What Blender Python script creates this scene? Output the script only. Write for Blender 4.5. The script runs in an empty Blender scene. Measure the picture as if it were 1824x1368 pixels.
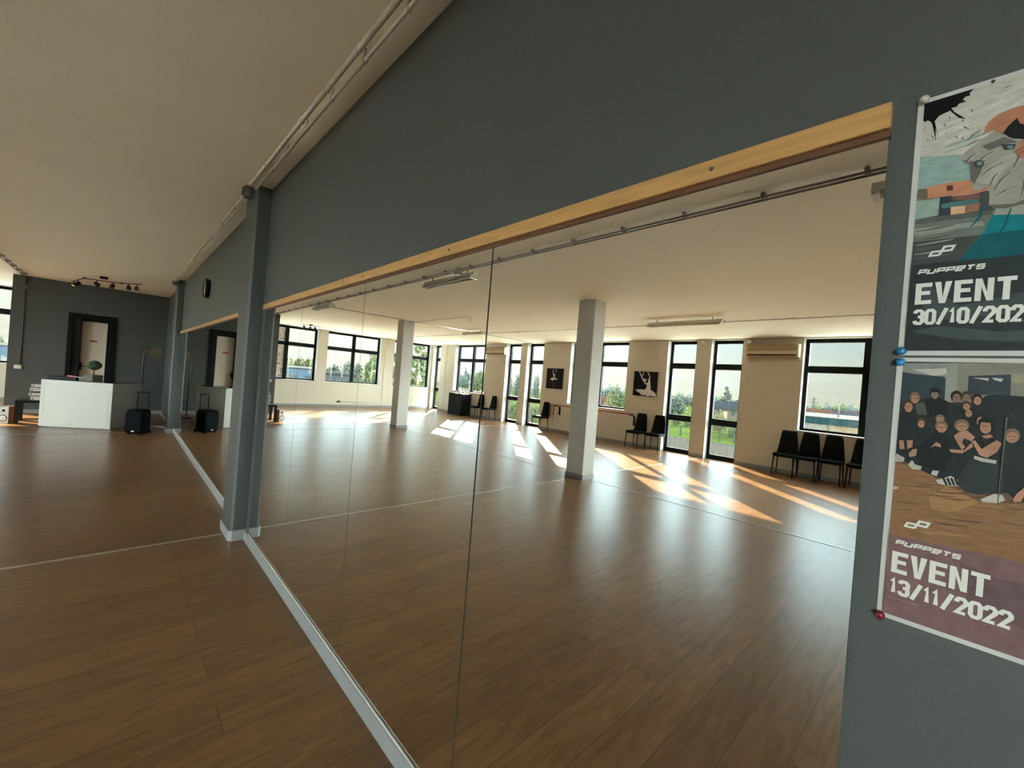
import bpy, bmesh, math, random
from math import sin, cos, pi, radians as R
from mathutils import Vector, Matrix
random.seed(7)
sc = bpy.context.scene
COL = sc.collection

# ------------------------------------------------------------------ camera
YAW, PITCH, ROLL = 0.7584, -0.0032, 0.0793
FPX = 742.6
cam_d = bpy.data.cameras.new('camera')
cam = bpy.data.objects.new('camera', cam_d)
COL.objects.link(cam)
F = Vector((cos(YAW)*cos(PITCH), -sin(YAW)*cos(PITCH), sin(PITCH)))
RT = Vector((-sin(YAW), -cos(YAW), 0))
UP = RT.cross(F)
R2 = cos(ROLL)*RT + sin(ROLL)*UP
U2 = -sin(ROLL)*RT + cos(ROLL)*UP
m3 = Matrix((R2, U2, -F)).transposed()
cam.matrix_world = Matrix.Translation((0, 0.87, 1.5)) @ m3.to_4x4()
cam_d.sensor_width = 36
cam_d.lens = FPX/1824*36
cam_d.clip_start = 0.02
cam_d.clip_end = 2000
sc.camera = cam

# ------------------------------------------------------------------ view, world, sun
sc.view_settings.view_transform = 'Standard'
sc.view_settings.look = 'None'
sc.view_settings.gamma = 1
sc.view_settings.use_curve_mapping = False
sc.view_settings.exposure = 1.36
sc.cycles.max_bounces = 20
sc.cycles.diffuse_bounces = 10
sc.cycles.glossy_bounces = 6
sc.cycles.transparent_max_bounces = 16
sc.cycles.sample_clamp_indirect = 0
sc.cycles.blur_glossy = 0.6

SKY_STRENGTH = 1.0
FILL_SKY = (29, 31.5, 32, 1)  # fill light added in an unseen part of the sky
SUN_STRENGTH = 22.0
w = bpy.data.worlds.new('sky')
sc.world = w
w.use_nodes = True
nt = w.node_tree
nt.nodes.clear()
def N(t, **kw):
    n = nt.nodes.new(t)
    for a, b in kw.items():
        setattr(n, a, b)
    return n
tc = N('ShaderNodeTexCoord')
sep = N('ShaderNodeSeparateXYZ')
nt.links.new(tc.outputs['Generated'], sep.inputs[0])
ramp = N('ShaderNodeValToRGB')
cr = ramp.color_ramp
cr.elements[0].position = 0.0
cr.elements[0].color = (0.335, 0.33, 0.285, 1)
cr.elements[1].position = 1.0
cr.elements[1].color = (3.0, 4.0, 5.0, 1)
for p, c in ((0.06, (0.365, 0.365, 0.322, 1)), (0.128, (0.268, 0.332, 0.345, 1)), (0.16, (0.58, 0.73, 0.78, 1)), (0.22, (1.35, 1.7, 1.9, 1)), (0.36, (3.4, 4.3, 4.8, 1)), (0.55, (4.2, 5.2, 6.0, 1)), (0.75, (2.8, 3.5, 4.2, 1))):
    e = cr.elements.new(p)
    e.color = c
nt.links.new(sep.outputs['Z'], ramp.inputs[0])
mp = N('ShaderNodeMapping')
mp.inputs['Scale'].default_value = (3, 3, 14)
nt.links.new(tc.outputs['Generated'], mp.inputs[0])
nz = N('ShaderNodeTexNoise')
nz.inputs['Scale'].default_value = 2.2
nz.inputs['Detail'].default_value = 6
nt.links.new(mp.outputs[0], nz.inputs[0])
cl = N('ShaderNodeValToRGB')
cl.color_ramp.elements[0].position = 0.52
cl.color_ramp.elements[1].position = 0.72
nt.links.new(nz.outputs[0], cl.inputs[0])
mx = N('ShaderNodeMixRGB')
lowz = N('ShaderNodeMapRange')
lowz.inputs['From Min'].default_value = 0.15
lowz.inputs['From Max'].default_value = 0.13
nt.links.new(sep.outputs['Z'], lowz.inputs[0])
cm = N('ShaderNodeMath', operation='MULTIPLY')
nt.links.new(cl.outputs[0], cm.inputs[0])
nt.links.new(lowz.outputs[0], cm.inputs[1])
nt.links.new(cm.outputs[0], mx.inputs[0])
nt.links.new(ramp.outputs[0], mx.inputs[1])
mx.inputs[2].default_value = (0.39, 0.40, 0.39, 1)
# brighter haze under the sun
dt = N('ShaderNodeVectorMath', operation='DOT_PRODUCT')
nt.links.new(tc.outputs['Generated'], dt.inputs[0])
dt.inputs[1].default_value = (cos(R(41.2)), sin(R(41.2)), 0)
dm = N('ShaderNodeMapRange', interpolation_type='SMOOTHSTEP')
dm.inputs['From Min'].default_value = 0.66
dm.inputs['From Max'].default_value = 0.92
dm.inputs['To Min'].default_value = 0.92
dm.inputs['To Max'].default_value = 1.35
nt.links.new(dt.outputs['Value'], dm.inputs[0])
dt3 = N('ShaderNodeVectorMath', operation='DOT_PRODUCT')
nt.links.new(tc.outputs['Generated'], dt3.inputs[0])
dt3.inputs[1].default_value = (cos(R(41.2))*cos(R(21.7)), sin(R(41.2))*cos(R(21.7)), sin(R(21.7)))
au = N('ShaderNodeMapRange', interpolation_type='SMOOTHSTEP')      # aureole round the sun
au.inputs['From Min'].default_value = 0.80
au.inputs['From Max'].default_value = 0.97
au.inputs['To Min'].default_value = 1.0
au.inputs['To Max'].default_value = 1.3
nt.links.new(dt3.outputs['Value'], au.inputs[0])
both = N('ShaderNodeMath', operation='MULTIPLY')
nt.links.new(dm.outputs[0], both.inputs[0])
nt.links.new(au.outputs[0], both.inputs[1])
glow = N('ShaderNodeVectorMath', operation='SCALE')
nt.links.new(mx.outputs[0], glow.inputs[0])
nt.links.new(both.outputs[0], glow.inputs['Scale'])
# bright sky patch added out of view to light the room
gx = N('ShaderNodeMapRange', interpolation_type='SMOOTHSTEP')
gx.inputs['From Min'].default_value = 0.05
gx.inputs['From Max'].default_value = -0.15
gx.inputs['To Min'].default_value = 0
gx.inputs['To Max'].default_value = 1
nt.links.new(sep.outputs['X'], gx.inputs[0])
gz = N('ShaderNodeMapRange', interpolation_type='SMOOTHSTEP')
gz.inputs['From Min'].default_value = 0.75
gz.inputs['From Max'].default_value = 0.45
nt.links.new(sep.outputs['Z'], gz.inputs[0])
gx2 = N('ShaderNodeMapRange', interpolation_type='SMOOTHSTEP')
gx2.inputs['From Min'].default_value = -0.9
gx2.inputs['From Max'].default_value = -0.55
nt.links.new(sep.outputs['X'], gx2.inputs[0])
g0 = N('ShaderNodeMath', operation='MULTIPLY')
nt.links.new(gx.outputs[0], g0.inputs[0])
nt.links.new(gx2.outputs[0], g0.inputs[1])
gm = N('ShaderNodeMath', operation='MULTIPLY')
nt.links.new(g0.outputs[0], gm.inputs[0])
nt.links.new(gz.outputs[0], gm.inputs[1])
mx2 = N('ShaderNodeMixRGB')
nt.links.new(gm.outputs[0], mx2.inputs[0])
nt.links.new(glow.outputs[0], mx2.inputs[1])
mx2.inputs[2].default_value = FILL_SKY
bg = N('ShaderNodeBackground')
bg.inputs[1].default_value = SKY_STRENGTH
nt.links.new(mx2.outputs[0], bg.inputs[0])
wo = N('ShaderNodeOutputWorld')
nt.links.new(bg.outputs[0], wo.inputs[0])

SUN_AZ, SUN_EL = R(41.2), R(21.7)
sd = bpy.data.lights.new('sun', 'SUN')
sd.energy = SUN_STRENGTH
sd.angle = 0.0093
sd.color = (1.0, 0.79, 0.52)
sun = bpy.data.objects.new('sun', sd)
COL.objects.link(sun)
sdir = Vector((cos(SUN_AZ)*cos(SUN_EL), sin(SUN_AZ)*cos(SUN_EL), sin(SUN_EL)))
sun.rotation_euler = sdir.to_track_quat('Z', 'Y').to_euler()
sun.location = (25, 22, 14)

# ------------------------------------------------------------------ materials
M = {}
def lin(c):
    return tuple((x/12.92 if x <= 0.04045 else ((x+0.055)/1.055)**2.4) for x in (v/255 for v in c))
ALB = 0.77
FULL = {'ceiling_paint', 'bounce_paving', 'gravel', 'grass', 'bark', 'roof_grey', 'roof_red', 'render_pink', 'render_white', 'blue_cladding', 'grey_cladding', 'teal_fascia', 'concrete', 'concrete_tan', 'post_grey'}
def mat(name, rgb, rough=0.6, metal=0.0, var=0.06, scale=6.0, spec=0.5, bump=0.0, bscale=200, linear=False, emit=None, stretch=None):
    m = bpy.data.materials.new(name)
    m.use_nodes = True
    t = m.node_tree
    b = t.nodes['Principled BSDF']
    c = rgb if linear else lin(rgb)
    if name not in FULL and not name.startswith('leaf'):
        c = tuple(x*ALB for x in c)
    b.inputs['Roughness'].default_value = rough
    b.inputs['Metallic'].default_value = metal
    b.inputs['Specular IOR Level'].default_value = spec
    co = t.nodes.new('ShaderNodeTexCoord')
    nzz = t.nodes.new('ShaderNodeTexNoise')
    nzz.inputs['Scale'].default_value = scale
    nzz.inputs['Detail'].default_value = 4
    src = co.outputs['Object']
    if stretch:
        mpp = t.nodes.new('ShaderNodeMapping')
        mpp.inputs['Scale'].default_value = stretch
        t.links.new(src, mpp.inputs[0])
        src = mpp.outputs[0]
    t.links.new(src, nzz.inputs[0])
    rp = t.nodes.new('ShaderNodeValToRGB')
    rp.color_ramp.elements[0].position = 0.3
    rp.color_ramp.elements[1].position = 0.7
    rp.color_ramp.elements[0].color = tuple(x*(1-var) for x in c)+(1,)
    rp.color_ramp.elements[1].color = tuple(min(1, x*(1+var)) for x in c)+(1,)
    t.links.new(nzz.outputs[0], rp.inputs[0])
    t.links.new(rp.outputs[0], b.inputs['Base Color'])
    if bump:
        n2 = t.nodes.new('ShaderNodeTexNoise')
        n2.inputs['Scale'].default_value = bscale
        bp = t.nodes.new('ShaderNodeBump')
        bp.inputs['Strength'].default_value = bump
        bp.inputs['Distance'].default_value = 0.002
        t.links.new(co.outputs['Object'], n2.inputs[0])
        t.links.new(n2.outputs[0], bp.inputs['Height'])
        t.links.new(bp.outputs[0], b.inputs['Normal'])
    M[name] = m
    return m

mat('grey_wall', (0.071, 0.084, 0.083), 0.55, var=0.03, scale=3, bump=0.25, bscale=350, linear=True)
mat('cream_wall', (0.72, 0.66, 0.555), 0.8, var=0.02, scale=2, bump=0.1, linear=True)
mat('ceiling_paint', (0.88, 0.83, 0.70), 0.85, var=0.02, scale=1.5, bump=0.15, linear=True)
mat('white_column', (0.74, 0.73, 0.69), 0.7, var=0.02, linear=True)
mat('white_reveal', (0.55, 0.55, 0.53), 0.7, var=0.02, linear=True)
mat('skirting', (0.31, 0.33, 0.335), 0.38, 0.0, var=0.03, linear=True)
mat('strip_metal', (0.50, 0.47, 0.42), 0.35, 0.6, linear=True)
mat('aluminium', (0.80, 0.80, 0.78), 0.35, 0.3, linear=True)
mat('black_frame', (0.005, 0.007, 0.009), 0.55, spec=0.12, var=0.1, linear=True)
mat('black_fabric', (0.0035, 0.006, 0.008), 0.7, var=0.2, scale=40, spec=0.06, linear=True)
mat('black_metal', (0.008, 0.008, 0.009), 0.45, 0.0, spec=0.2, linear=True)
mat('pine', (0.58, 0.33, 0.12), 0.5, var=0.16, scale=3, stretch=(2, 30, 30), linear=True)
mat('pine_dark', (0.14, 0.06, 0.025), 0.6, linear=True)
mat('conduit', (0.62, 0.58, 0.48), 0.45, linear=True)
mat('conduit_shaded', (0.27, 0.24, 0.20), 0.5, linear=True)  # conduit cream darkened: shade on the ceiling rails put into the colour
mat('balcony_concrete', (0.40, 0.38, 0.34), 0.9, linear=True)
mat('conduit_grey', (0.09, 0.10, 0.095), 0.5, linear=True)
mat('desk_white', (0.46, 0.45, 0.40), 0.35, var=0.02, linear=True)
mat('desk_groove', (0.40, 0.39, 0.35), 0.5, linear=True)
mat('desk_glass', (0.05, 0.06, 0.06), 0.08, linear=True)
mat('door_white', (0.72, 0.66, 0.56), 0.5, var=0.02, linear=True)
mat('red_sign', (0.45, 0.035, 0.03), 0.5, linear=True)
mat('red_item', (0.62, 0.03, 0.05), 0.4, linear=True)
mat('dark_glass', (0.02, 0.026, 0.027), 0.2, spec=0.3, linear=True)
mat('white_plastic', (0.75, 0.73, 0.68), 0.4, linear=True)
mat('ac_plastic', (0.70, 0.60, 0.42), 0.4, linear=True)
mat('ac_panel', (0.42, 0.30, 0.18), 0.45, linear=True)
mat('box_white', (0.78, 0.78, 0.78), 0.5, linear=True)
mat('box_grey', (0.13, 0.12, 0.11), 0.6, linear=True)
mat('table_black', (0.010, 0.013, 0.015), 0.5, spec=0.2, linear=True)
mat('speaker_wood', (0.36, 0.13, 0.05), 0.4, var=0.2, scale=5, stretch=(20, 20, 2), linear=True)
mat('speaker_silver', (0.55, 0.54, 0.52), 0.35, linear=True)
mat('speaker_black', (0.003, 0.005, 0.006), 0.7, spec=0.06, var=0.3, scale=60, linear=True)
mat('logo_white', (0.75, 0.75, 0.72), 0.4, linear=True)
mat('shade_cream', (0.62, 0.55, 0.42), 0.6, linear=True)
mat('shade_black', (0.03, 0.028, 0.025), 0.4, linear=True)
mat('pot_grey', (0.13, 0.115, 0.10), 0.8, linear=True)
mat('topiary', (0.018, 0.055, 0.028), 0.8, var=0.5, scale=60, linear=True)
mat('stem_brown', (0.06, 0.04, 0.025), 0.8, linear=True)
mat('clock_face', (0.55, 0.55, 0.52), 0.35, linear=True)
mat('cabinet_black', (0.005, 0.009, 0.013), 0.5, spec=0.12, linear=True)
mat('barre_wood', (0.33, 0.09, 0.03), 0.45, var=0.2, linear=True)
mat('canvas_black', (0.005, 0.006, 0.011), 0.6, spec=0.15, linear=True)
mat('brass', (0.45, 0.33, 0.12), 0.35, 0.8, linear=True)
mat('lamp_body', (0.85, 0.81, 0.72), 0.5, linear=True)
mat('lamp_tube', (0.66, 0.63, 0.55), 0.3, linear=True)
mat('chrome', (0.6, 0.6, 0.58), 0.2, 1.0, linear=True)
mat('pin_blue', (0.02, 0.22, 0.52), 0.3, linear=True)
mat('pin_red', (0.22, 0.012, 0.03), 0.3, linear=True)
mat('pin_white', (0.6, 0.6, 0.5), 0.3, linear=True)
mat('pin_dark', (0.02, 0.02, 0.05), 0.3, linear=True)
mat('paper', (0.62, 0.64, 0.63), 0.35, linear=True)
mat('gravel', (0.0265, 0.0250, 0.0226), 0.9, spec=0, var=0.35, scale=3, linear=True)
mat('grass', (0.0230, 0.0340, 0.0080), 0.9, spec=0, var=0.4, scale=0.08, linear=True)
mat('bounce_paving', (0.88, 0.84, 0.75), 0.9, var=0.1, scale=2, linear=True)  # reflector colour, kept very pale to bounce daylight indoors
mat('bark', (0.12, 0.09, 0.06), 0.9, linear=True)
mat('roof_grey', (0.0137, 0.0147, 0.0168), 0.8, spec=0, var=0.2, linear=True)
mat('roof_red', (0.0316, 0.0158, 0.0116), 0.8, spec=0, var=0.2, linear=True)
mat('render_pink', (0.0421, 0.0326, 0.0264), 0.9, spec=0, linear=True)
mat('render_white', (0.0632, 0.0611, 0.0569), 0.9, spec=0, linear=True)
mat('blue_cladding', (0.0253, 0.0369, 0.0484), 0.6, spec=0, linear=True)
mat('grey_cladding', (0.0232, 0.0253, 0.0274), 0.6, spec=0, linear=True)
mat('teal_fascia', (0.0046, 0.0105, 0.0116), 0.5, spec=0, linear=True)
mat('concrete', (0.0442, 0.0421, 0.0379), 0.9, spec=0, var=0.15, linear=True)
mat('concrete_tan', (0.0505, 0.0400, 0.0274), 0.9, spec=0, var=0.15, linear=True)
mat('post_grey', (0.0264, 0.0264, 0.0253), 0.7, spec=0, linear=True)
mat('film', (0.66, 0.60, 0.58), 0.7, var=0.1, linear=True)
mat('film_ink', (0.10, 0.09, 0.10), 0.7, linear=True)

def leaf_mat(name, c):
    m = mat(name, c, 0.7, var=0.45, scale=1.2, linear=True)
    t = m.node_tree
    b = t.nodes['Principled BSDF']
    tr = t.nodes.new('ShaderNodeBsdfTranslucent')
    ms = t.nodes.new('ShaderNodeMixShader')
    ms.inputs[0].default_value = 0.4
    t.links.new(b.inputs['Base Color'].links[0].from_socket, tr.inputs[0])
    t.links.new(b.outputs[0], ms.inputs[1])
    t.links.new(tr.outputs[0], ms.inputs[2])
    t.links.new(ms.outputs[0], t.nodes['Material Output'].inputs[0])
leaf_mat('leaf_green', (0.0234, 0.0390, 0.0078))
leaf_mat('leaf_blue', (0.0234, 0.0390, 0.0351))  # bluish distance haze put into the leaf colour of far trees
leaf_mat('leaf_olive', (0.0429, 0.0468, 0.0125))
leaf_mat('leaf_dark', (0.0156, 0.0273, 0.0156))
leaf_mat('leaf_grey', (0.0351, 0.0429, 0.0351))

# clear window glass: mostly see-through, a little mirror
m = bpy.data.materials.new('window_glass')
m.use_nodes = True
t = m.node_tree
t.nodes.clear()
o_ = t.nodes.new('ShaderNodeOutputMaterial')
ms = t.nodes.new('ShaderNodeMixShader')
tr = t.nodes.new('ShaderNodeBsdfTransparent')
tr.inputs[0].default_value = (0.93, 0.96, 0.94, 1)
gl = t.nodes.new('ShaderNodeBsdfGlossy')
gl.inputs['Roughness'].default_value = 0.0
ms.inputs[0].default_value = 0.06
t.links.new(tr.outputs[0], ms.inputs[1])
t.links.new(gl.outputs[0], ms.inputs[2])
t.links.new(ms.outputs[0], o_.inputs[0])
M['window_glass'] = m
# silvered mirror, faintly green
m = bpy.data.materials.new('mirror_silver')
m.use_nodes = True
t = m.node_tree
t.nodes.clear()
o_ = t.nodes.new('ShaderNodeOutputMaterial')
gl = t.nodes.new('ShaderNodeBsdfGlossy')
gl.inputs['Roughness'].default_value = 0.0
gl.inputs['Color'].default_value = (0.90, 0.925, 0.905, 1)
t.links.new(gl.outputs[0], o_.inputs[0])
M['mirror_silver'] = m
mat('mirror_edge', (0.06, 0.085, 0.075), 0.3, linear=True)

# laminate floor, boards running away from the mirror wall
def floor_material():
    m = bpy.data.materials.new('laminate')
    m.use_nodes = True
    t = m.node_tree
    b = t.nodes['Principled BSDF']
    def n(ty, **kw):
        x = t.nodes.new(ty)
        for a, v in kw.items():
            setattr(x, a, v)
        return x
    co = n('ShaderNodeTexCoord')
    mp = n('ShaderNodeMapping')
    mp.inputs['Rotation'].default_value = (0, 0, R(90))
    t.links.new(co.outputs['Object'], mp.inputs[0])
    br = n('ShaderNodeTexBrick')
    br.offset = 0.37
    br.offset_frequency = 2
    br.inputs['Scale'].default_value = 1.0
    br.inputs['Brick Width'].default_value = 1.29
    br.inputs['Row Height'].default_value = 0.193
    br.inputs['Mortar Size'].default_value = 0.0016
    br.inputs['Mortar Smooth'].default_value = 0.1
    br.inputs['Bias'].default_value = 0.0
    br.inputs['Color1'].default_value = (0, 0, 0, 1)
    br.inputs['Color2'].default_value = (1, 1, 1, 1)
    br.inputs['Mortar'].default_value = (0.5, 0.5, 0.5, 1)
    t.links.new(mp.outputs[0], br.inputs[0])
    # grain
    add = n('ShaderNodeVectorMath', operation='MULTIPLY_ADD')
    t.links.new(br.outputs['Color'], add.inputs[0])
    add.inputs[1].default_value = (7, 3, 5)
    t.links.new(mp.outputs[0], add.inputs[2])
    m2 = n('ShaderNodeMapping')
    m2.inputs['Scale'].default_value = (2.6, 20, 1)
    t.links.new(add.outputs[0], m2.inputs[0])
    g = n('ShaderNodeTexNoise')
    g.inputs['Scale'].default_value = 1.6
    g.inputs['Detail'].default_value = 8
    g.inputs['Roughness'].default_value = 0.62
    g.inputs['Distortion'].default_value = 0.5
    t.links.new(m2.outputs[0], g.inputs[0])
    rp = n('ShaderNodeValToRGB')
    e = rp.color_ramp.elements
    e[0].position = 0.28
    e[0].color = (0.1057, 0.0503, 0.0195, 1)
    e[1].position = 0.72
    e[1].color = (0.2170, 0.1174, 0.0502, 1)
    q = e.new(0.46)
    q.color = (0.1613, 0.0824, 0.0321, 1)
    t.links.new(g.outputs[0], rp.inputs[0])
    # knots
    m3_ = n('ShaderNodeMapping')
    m3_.inputs['Scale'].default_value = (2.2, 6, 1)
    t.links.new(add.outputs[0], m3_.inputs[0])
    kn = n('ShaderNodeTexNoise')
    kn.inputs['Scale'].default_value = 1.7
    kn.inputs['Detail'].default_value = 3
    t.links.new(m3_.outputs[0], kn.inputs[0])
    kr = n('ShaderNodeValToRGB')
    kr.color_ramp.elements[0].position = 0.25
    kr.color_ramp.elements[0].color = (0.80, 0.77, 0.74, 1)
    kr.color_ramp.elements[1].position = 0.5
    kr.color_ramp.elements[1].color = (1, 1, 1, 1)
    t.links.new(kn.outputs[0], kr.inputs[0])
    mu = n('ShaderNodeMixRGB', blend_type='MULTIPLY')
    mu.inputs[0].default_value = 1
    t.links.new(rp.outputs[0], mu.inputs[1])
    t.links.new(kr.outputs[0], mu.inputs[2])
    # board to board tone
    tone = n('ShaderNodeMapRange')
    tone.inputs['To Min'].default_value = 0.86
    tone.inputs['To Max'].default_value = 1.12
    t.links.new(br.outputs['Color'], tone.inputs[0])
    mu2 = n('ShaderNodeMixRGB', blend_type='MULTIPLY')
    mu2.inputs[0].default_value = 1
    t.links.new(mu.outputs[0], mu2.inputs[1])
    t.links.new(tone.outputs[0], mu2.inputs[2])
    seam = n('ShaderNodeMixRGB')
    t.links.new(br.outputs['Fac'], seam.inputs[0])
    t.links.new(mu2.outputs[0], seam.inputs[1])
    seam.inputs[2].default_value = (0.05, 0.028, 0.013, 1)
    t.links.new(seam.outputs[0], b.inputs['Base Color'])
    rr = n('ShaderNodeMapRange')
    rr.inputs['To Min'].default_value = 0.285
    rr.inputs['To Max'].default_value = 0.32
    t.links.new(g.outputs[0], rr.inputs[0])
    t.links.new(rr.outputs[0], b.inputs['Roughness'])
    b.inputs['Specular IOR Level'].default_value = 0.5
    bp = n('ShaderNodeBump')
    bp.inputs['Strength'].default_value = 0.02
    bp.inputs['Distance'].default_value = 0.001
    t.links.new(g.outputs[0], bp.inputs['Height'])
    t.links.new(bp.outputs[0], b.inputs['Normal'])
    M['laminate'] = m
floor_material()

# ------------------------------------------------------------------ mesh helpers
class MB:
    """collects shapes that become ONE mesh object"""
    def __init__(s):
        s.v, s.f, s.mi, s.sm = [], [], [], []
    def add(s, vs, fs, mi=0, smooth=False):
        o = len(s.v)
        s.v += [tuple(p) for p in vs]
        for f in fs:
            s.f.append([o+i for i in f])
            s.mi.append(mi)
            s.sm.append(smooth)
        return s
    def box(s, x0, x1, y0, y1, z0, z1, mi=0):
        vs = [(x, y, z) for z in (z0, z1) for y in (y0, y1) for x in (x0, x1)]
        return s.add(vs, [(0, 2, 3, 1), (4, 5, 7, 6), (0, 1, 5, 4), (2, 6, 7, 3), (0, 4, 6, 2), (1, 3, 7, 5)], mi)
    def loft(s, rings, mi=0, smooth=True, caps=True, closed=True):
        n = len(rings[0])
        vs = [p for r in rings for p in r]
        fs = []
        for i in range(len(rings)-1):
            for j in range(n if closed else n-1):
                k2 = (j+1) % n
                fs.append((i*n+j, i*n+k2, (i+1)*n+k2, (i+1)*n+j))
        s.add(vs, fs, mi, smooth)
        if caps:
            o = len(s.v)-len(vs)
            s.f.append([o+j for j in reversed(range(n))])
            s.f.append([o+(len(rings)-1)*n+j for j in range(n)])
            s.mi += [mi, mi]
            s.sm += [False, False]
        return s
    def tube(s, path, r, n=8, mi=0):
        path = [Vector(p) for p in path]
        rs = r if isinstance(r, (list, tuple)) else [r]*len(path)
        rings = []
        up = None
        for i, p in enumerate(path):
            d = (path[min(i+1, len(path)-1)]-path[max(i-1, 0)]).normalized()
            if up is None:
                up = Vector((0, 0, 1)) if abs(d.z) < 0.9 else Vector((1, 0, 0))
            a = d.cross(up).normalized()
            up = a.cross(d).normalized()
            rings.append([p+rs[i]*(cos(2*pi*j/n)*a+sin(2*pi*j/n)*up) for j in range(n)])
        return s.loft(rings, mi)
    def lathe(s, prof, n=20, c=(0, 0, 0), axis=(0, 0, 1), mi=0, caps=True):
        ax = Vector(axis).normalized()
        a = ax.cross(Vector((0, 0, 1)) if abs(ax.z) < 0.9 else Vector((1, 0, 0))).normalized()
        b = ax.cross(a)
        c = Vector(c)
        return s.loft([[c+h*ax+max(r, 1e-4)*(cos(2*pi*j/n)*a+sin(2*pi*j/n)*b) for j in range(n)] for r, h in prof], mi, caps=caps)
    def prism(s, poly, d, mi=0):
        """poly: list of 3-D points, d: extrusion vector"""
        n = len(poly)
        d = Vector(d)
        vs = [Vector(p) for p in poly]+[Vector(p)+d for p in poly]
        fs = [list(range(n))[::-1], [n+i for i in range(n)]]+[(i, (i+1) % n, n+(i+1) % n, n+i) for i in range(n)]
        return s.add(vs, fs, mi)
    def rbox(s, x0, x1, y0, y1, z0, z1, r=0.02, n=4, mi=0, axis='z'):
        """box with rounded vertical edges and softly rounded rims"""
        def ring(ins, h):
            pts = []
            rr = max(r-ins, 1e-4)
            for cx, cy, a0 in ((x1-r, y1-r, 0), (x0+r, y1-r, 90), (x0+r, y0+r, 180), (x1-r, y0+r, 270)):
                for i in range(n+1):
                    a = R(a0+90*i/n)
                    pts.append((cx+rr*cos(a), cy+rr*sin(a), h))
            return pts
        e = min(r*0.5, (z1-z0)/3)
        return s.loft([ring(e, z0), ring(e*0.3, z0+e*0.3), ring(0, z0+e), ring(0, z1-e), ring(e*0.3, z1-e*0.3), ring(e, z1)], mi)
    def build(s, name, mats, parent=None, bevel=0, kind=None):
        me = bpy.data.meshes.new(name)
        me.from_pydata(s.v, [], s.f)
        for mm in (mats if isinstance(mats, (list, tuple)) else [mats]):
            me.materials.append(M[mm])
        for p, i, sm in zip(me.polygons, s.mi, s.sm):
            p.material_index = i
            p.use_smooth = sm
        bm = bmesh.new()
        bm.from_mesh(me)
        bmesh.ops.recalc_face_normals(bm, faces=bm.faces)
        bm.to_mesh(me)
        bm.free()
        o = bpy.data.objects.new(name, me)
        COL.objects.link(o)
        if parent:
            o.parent = parent
        if bevel:
            b = o.modifiers.new('bevel', 'BEVEL')
            b.width = bevel
            b.segments = 2
            b.limit_method = 'ANGLE'
        if kind:
            o['kind'] = kind
        return o
def tag(o, label, cat, group=None):
    o['label'] = label
    o['category'] = cat
    if group:
        o['group'] = group
    return o
def thing(name, label, cat, loc=(0, 0, 0), rz=0, group=None):
    o = bpy.data.objects.new(name, None)
    o.empty_display_size = 0.1
    COL.objects.link(o)
    o.location = loc
    o.rotation_euler = (0, 0, rz)
    return tag(o, label, cat, group)
def struct(name, loc=(0, 0, 0)):
    o = bpy.data.objects.new(name, None)
    COL.objects.link(o)
    o.location = loc
    o['kind'] = 'structure'
    return o
def kids(o):
    return [c for c in bpy.data.objects if c.parent == o]
def copy_tree(o, parent=None):
    c = o.copy()
    COL.objects.link(c)
    if parent:
        c.parent = parent
    for ch in kids(o):
        copy_tree(ch, c)
    return c

# ------------------------------------------------------------------ room shell
ZC = 2.97
XG, XE, YW = 13.85, 16.8, 9.8      # grey end wall, far window wall, long window wall
XB = -9.0
MB().box(XB-.3, XE+.3, -.3, YW+.3, -.25, 0).build('floor', 'laminate', kind='structure')
MB().box(XB-.3, XE+.3, -.3, YW+.3, ZC, ZC+.3).build('ceiling', 'ceiling_paint', kind='structure')
MB().box(XB-.3, XE+.3, -.3, 0, 0, ZC).build('wall_right', 'grey_wall', kind='structure')

# grey end wall with the doorway, and its return towards the far windows
DY0, DY1, DZ = 0.95, 1.70, 2.27
g = MB()
g.box(XG, XG+.16, 0, DY0, 0, ZC)
g.box(XG, XG+.16, DY1, 2.58, 0, ZC)
g.box(XG, XG+.16, DY0, DY1, DZ, ZC)
g.box(XG+.16, XE, 2.42, 2.58, 0, ZC)
g.build('wall_front', 'grey_wall', kind='structure')

def wall_with_holes(name, along, u0, u1, w0, w1, holes, mat_):
    g = MB()
    def bx(a, b, z0, z1):
        if b-a > 1e-4 and z1-z0 > 1e-4:
            if along == 'x':
                g.box(a, b, w0, w1, z0, z1)
            else:
                g.box(w0, w1, a, b, z0, z1)
    u = u0
    for a, b, z0, z1 in sorted(holes):
        bx(u, a, 0, ZC)
        bx(a, b, 0, z0)
        bx(a, b, z1, ZC)
        u = b
    bx(u, u1, 0, ZC)
    return g.build(name, mat_, kind='structure')
ZT = 2.955
SILL = 0.955
DOORS_W = [(3.44, 4.17), (4.53, 5.29), (9.76, 10.57), (10.88, 11.68), (16.08, 16.72)]
WINS_W = [(0.15, 2.25), (6.47, 8.58), (12.87, 14.97)]
DOORS_ADDED = [(-5.4, -3.8), (-7.1, -5.5), (-8.9, -7.2)]      # unseen glazed doors added behind the camera to brighten the room
wall_with_holes('wall_left', 'x', XB-.3, XE+.3, YW, YW+.3,
    [(a, b, 0.0, ZT) for a, b in DOORS_W+DOORS_ADDED]+[(a, b, SILL, ZT) for a, b in WINS_W], 'cream_wall')
WINS_E = [(2.59, 4.69), (5.04, 7.27), (7.87, 9.74)]
wall_with_holes('wall_far', 'y', 2.58, YW, XE, XE+.3, [(a, b, SILL, ZT) for a, b in WINS_E], 'cream_wall')
MB().box(XE, XE+.3, 0, 2.58, 0, ZC).build('wall_far_closed', 'cream_wall', kind='structure')

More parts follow.
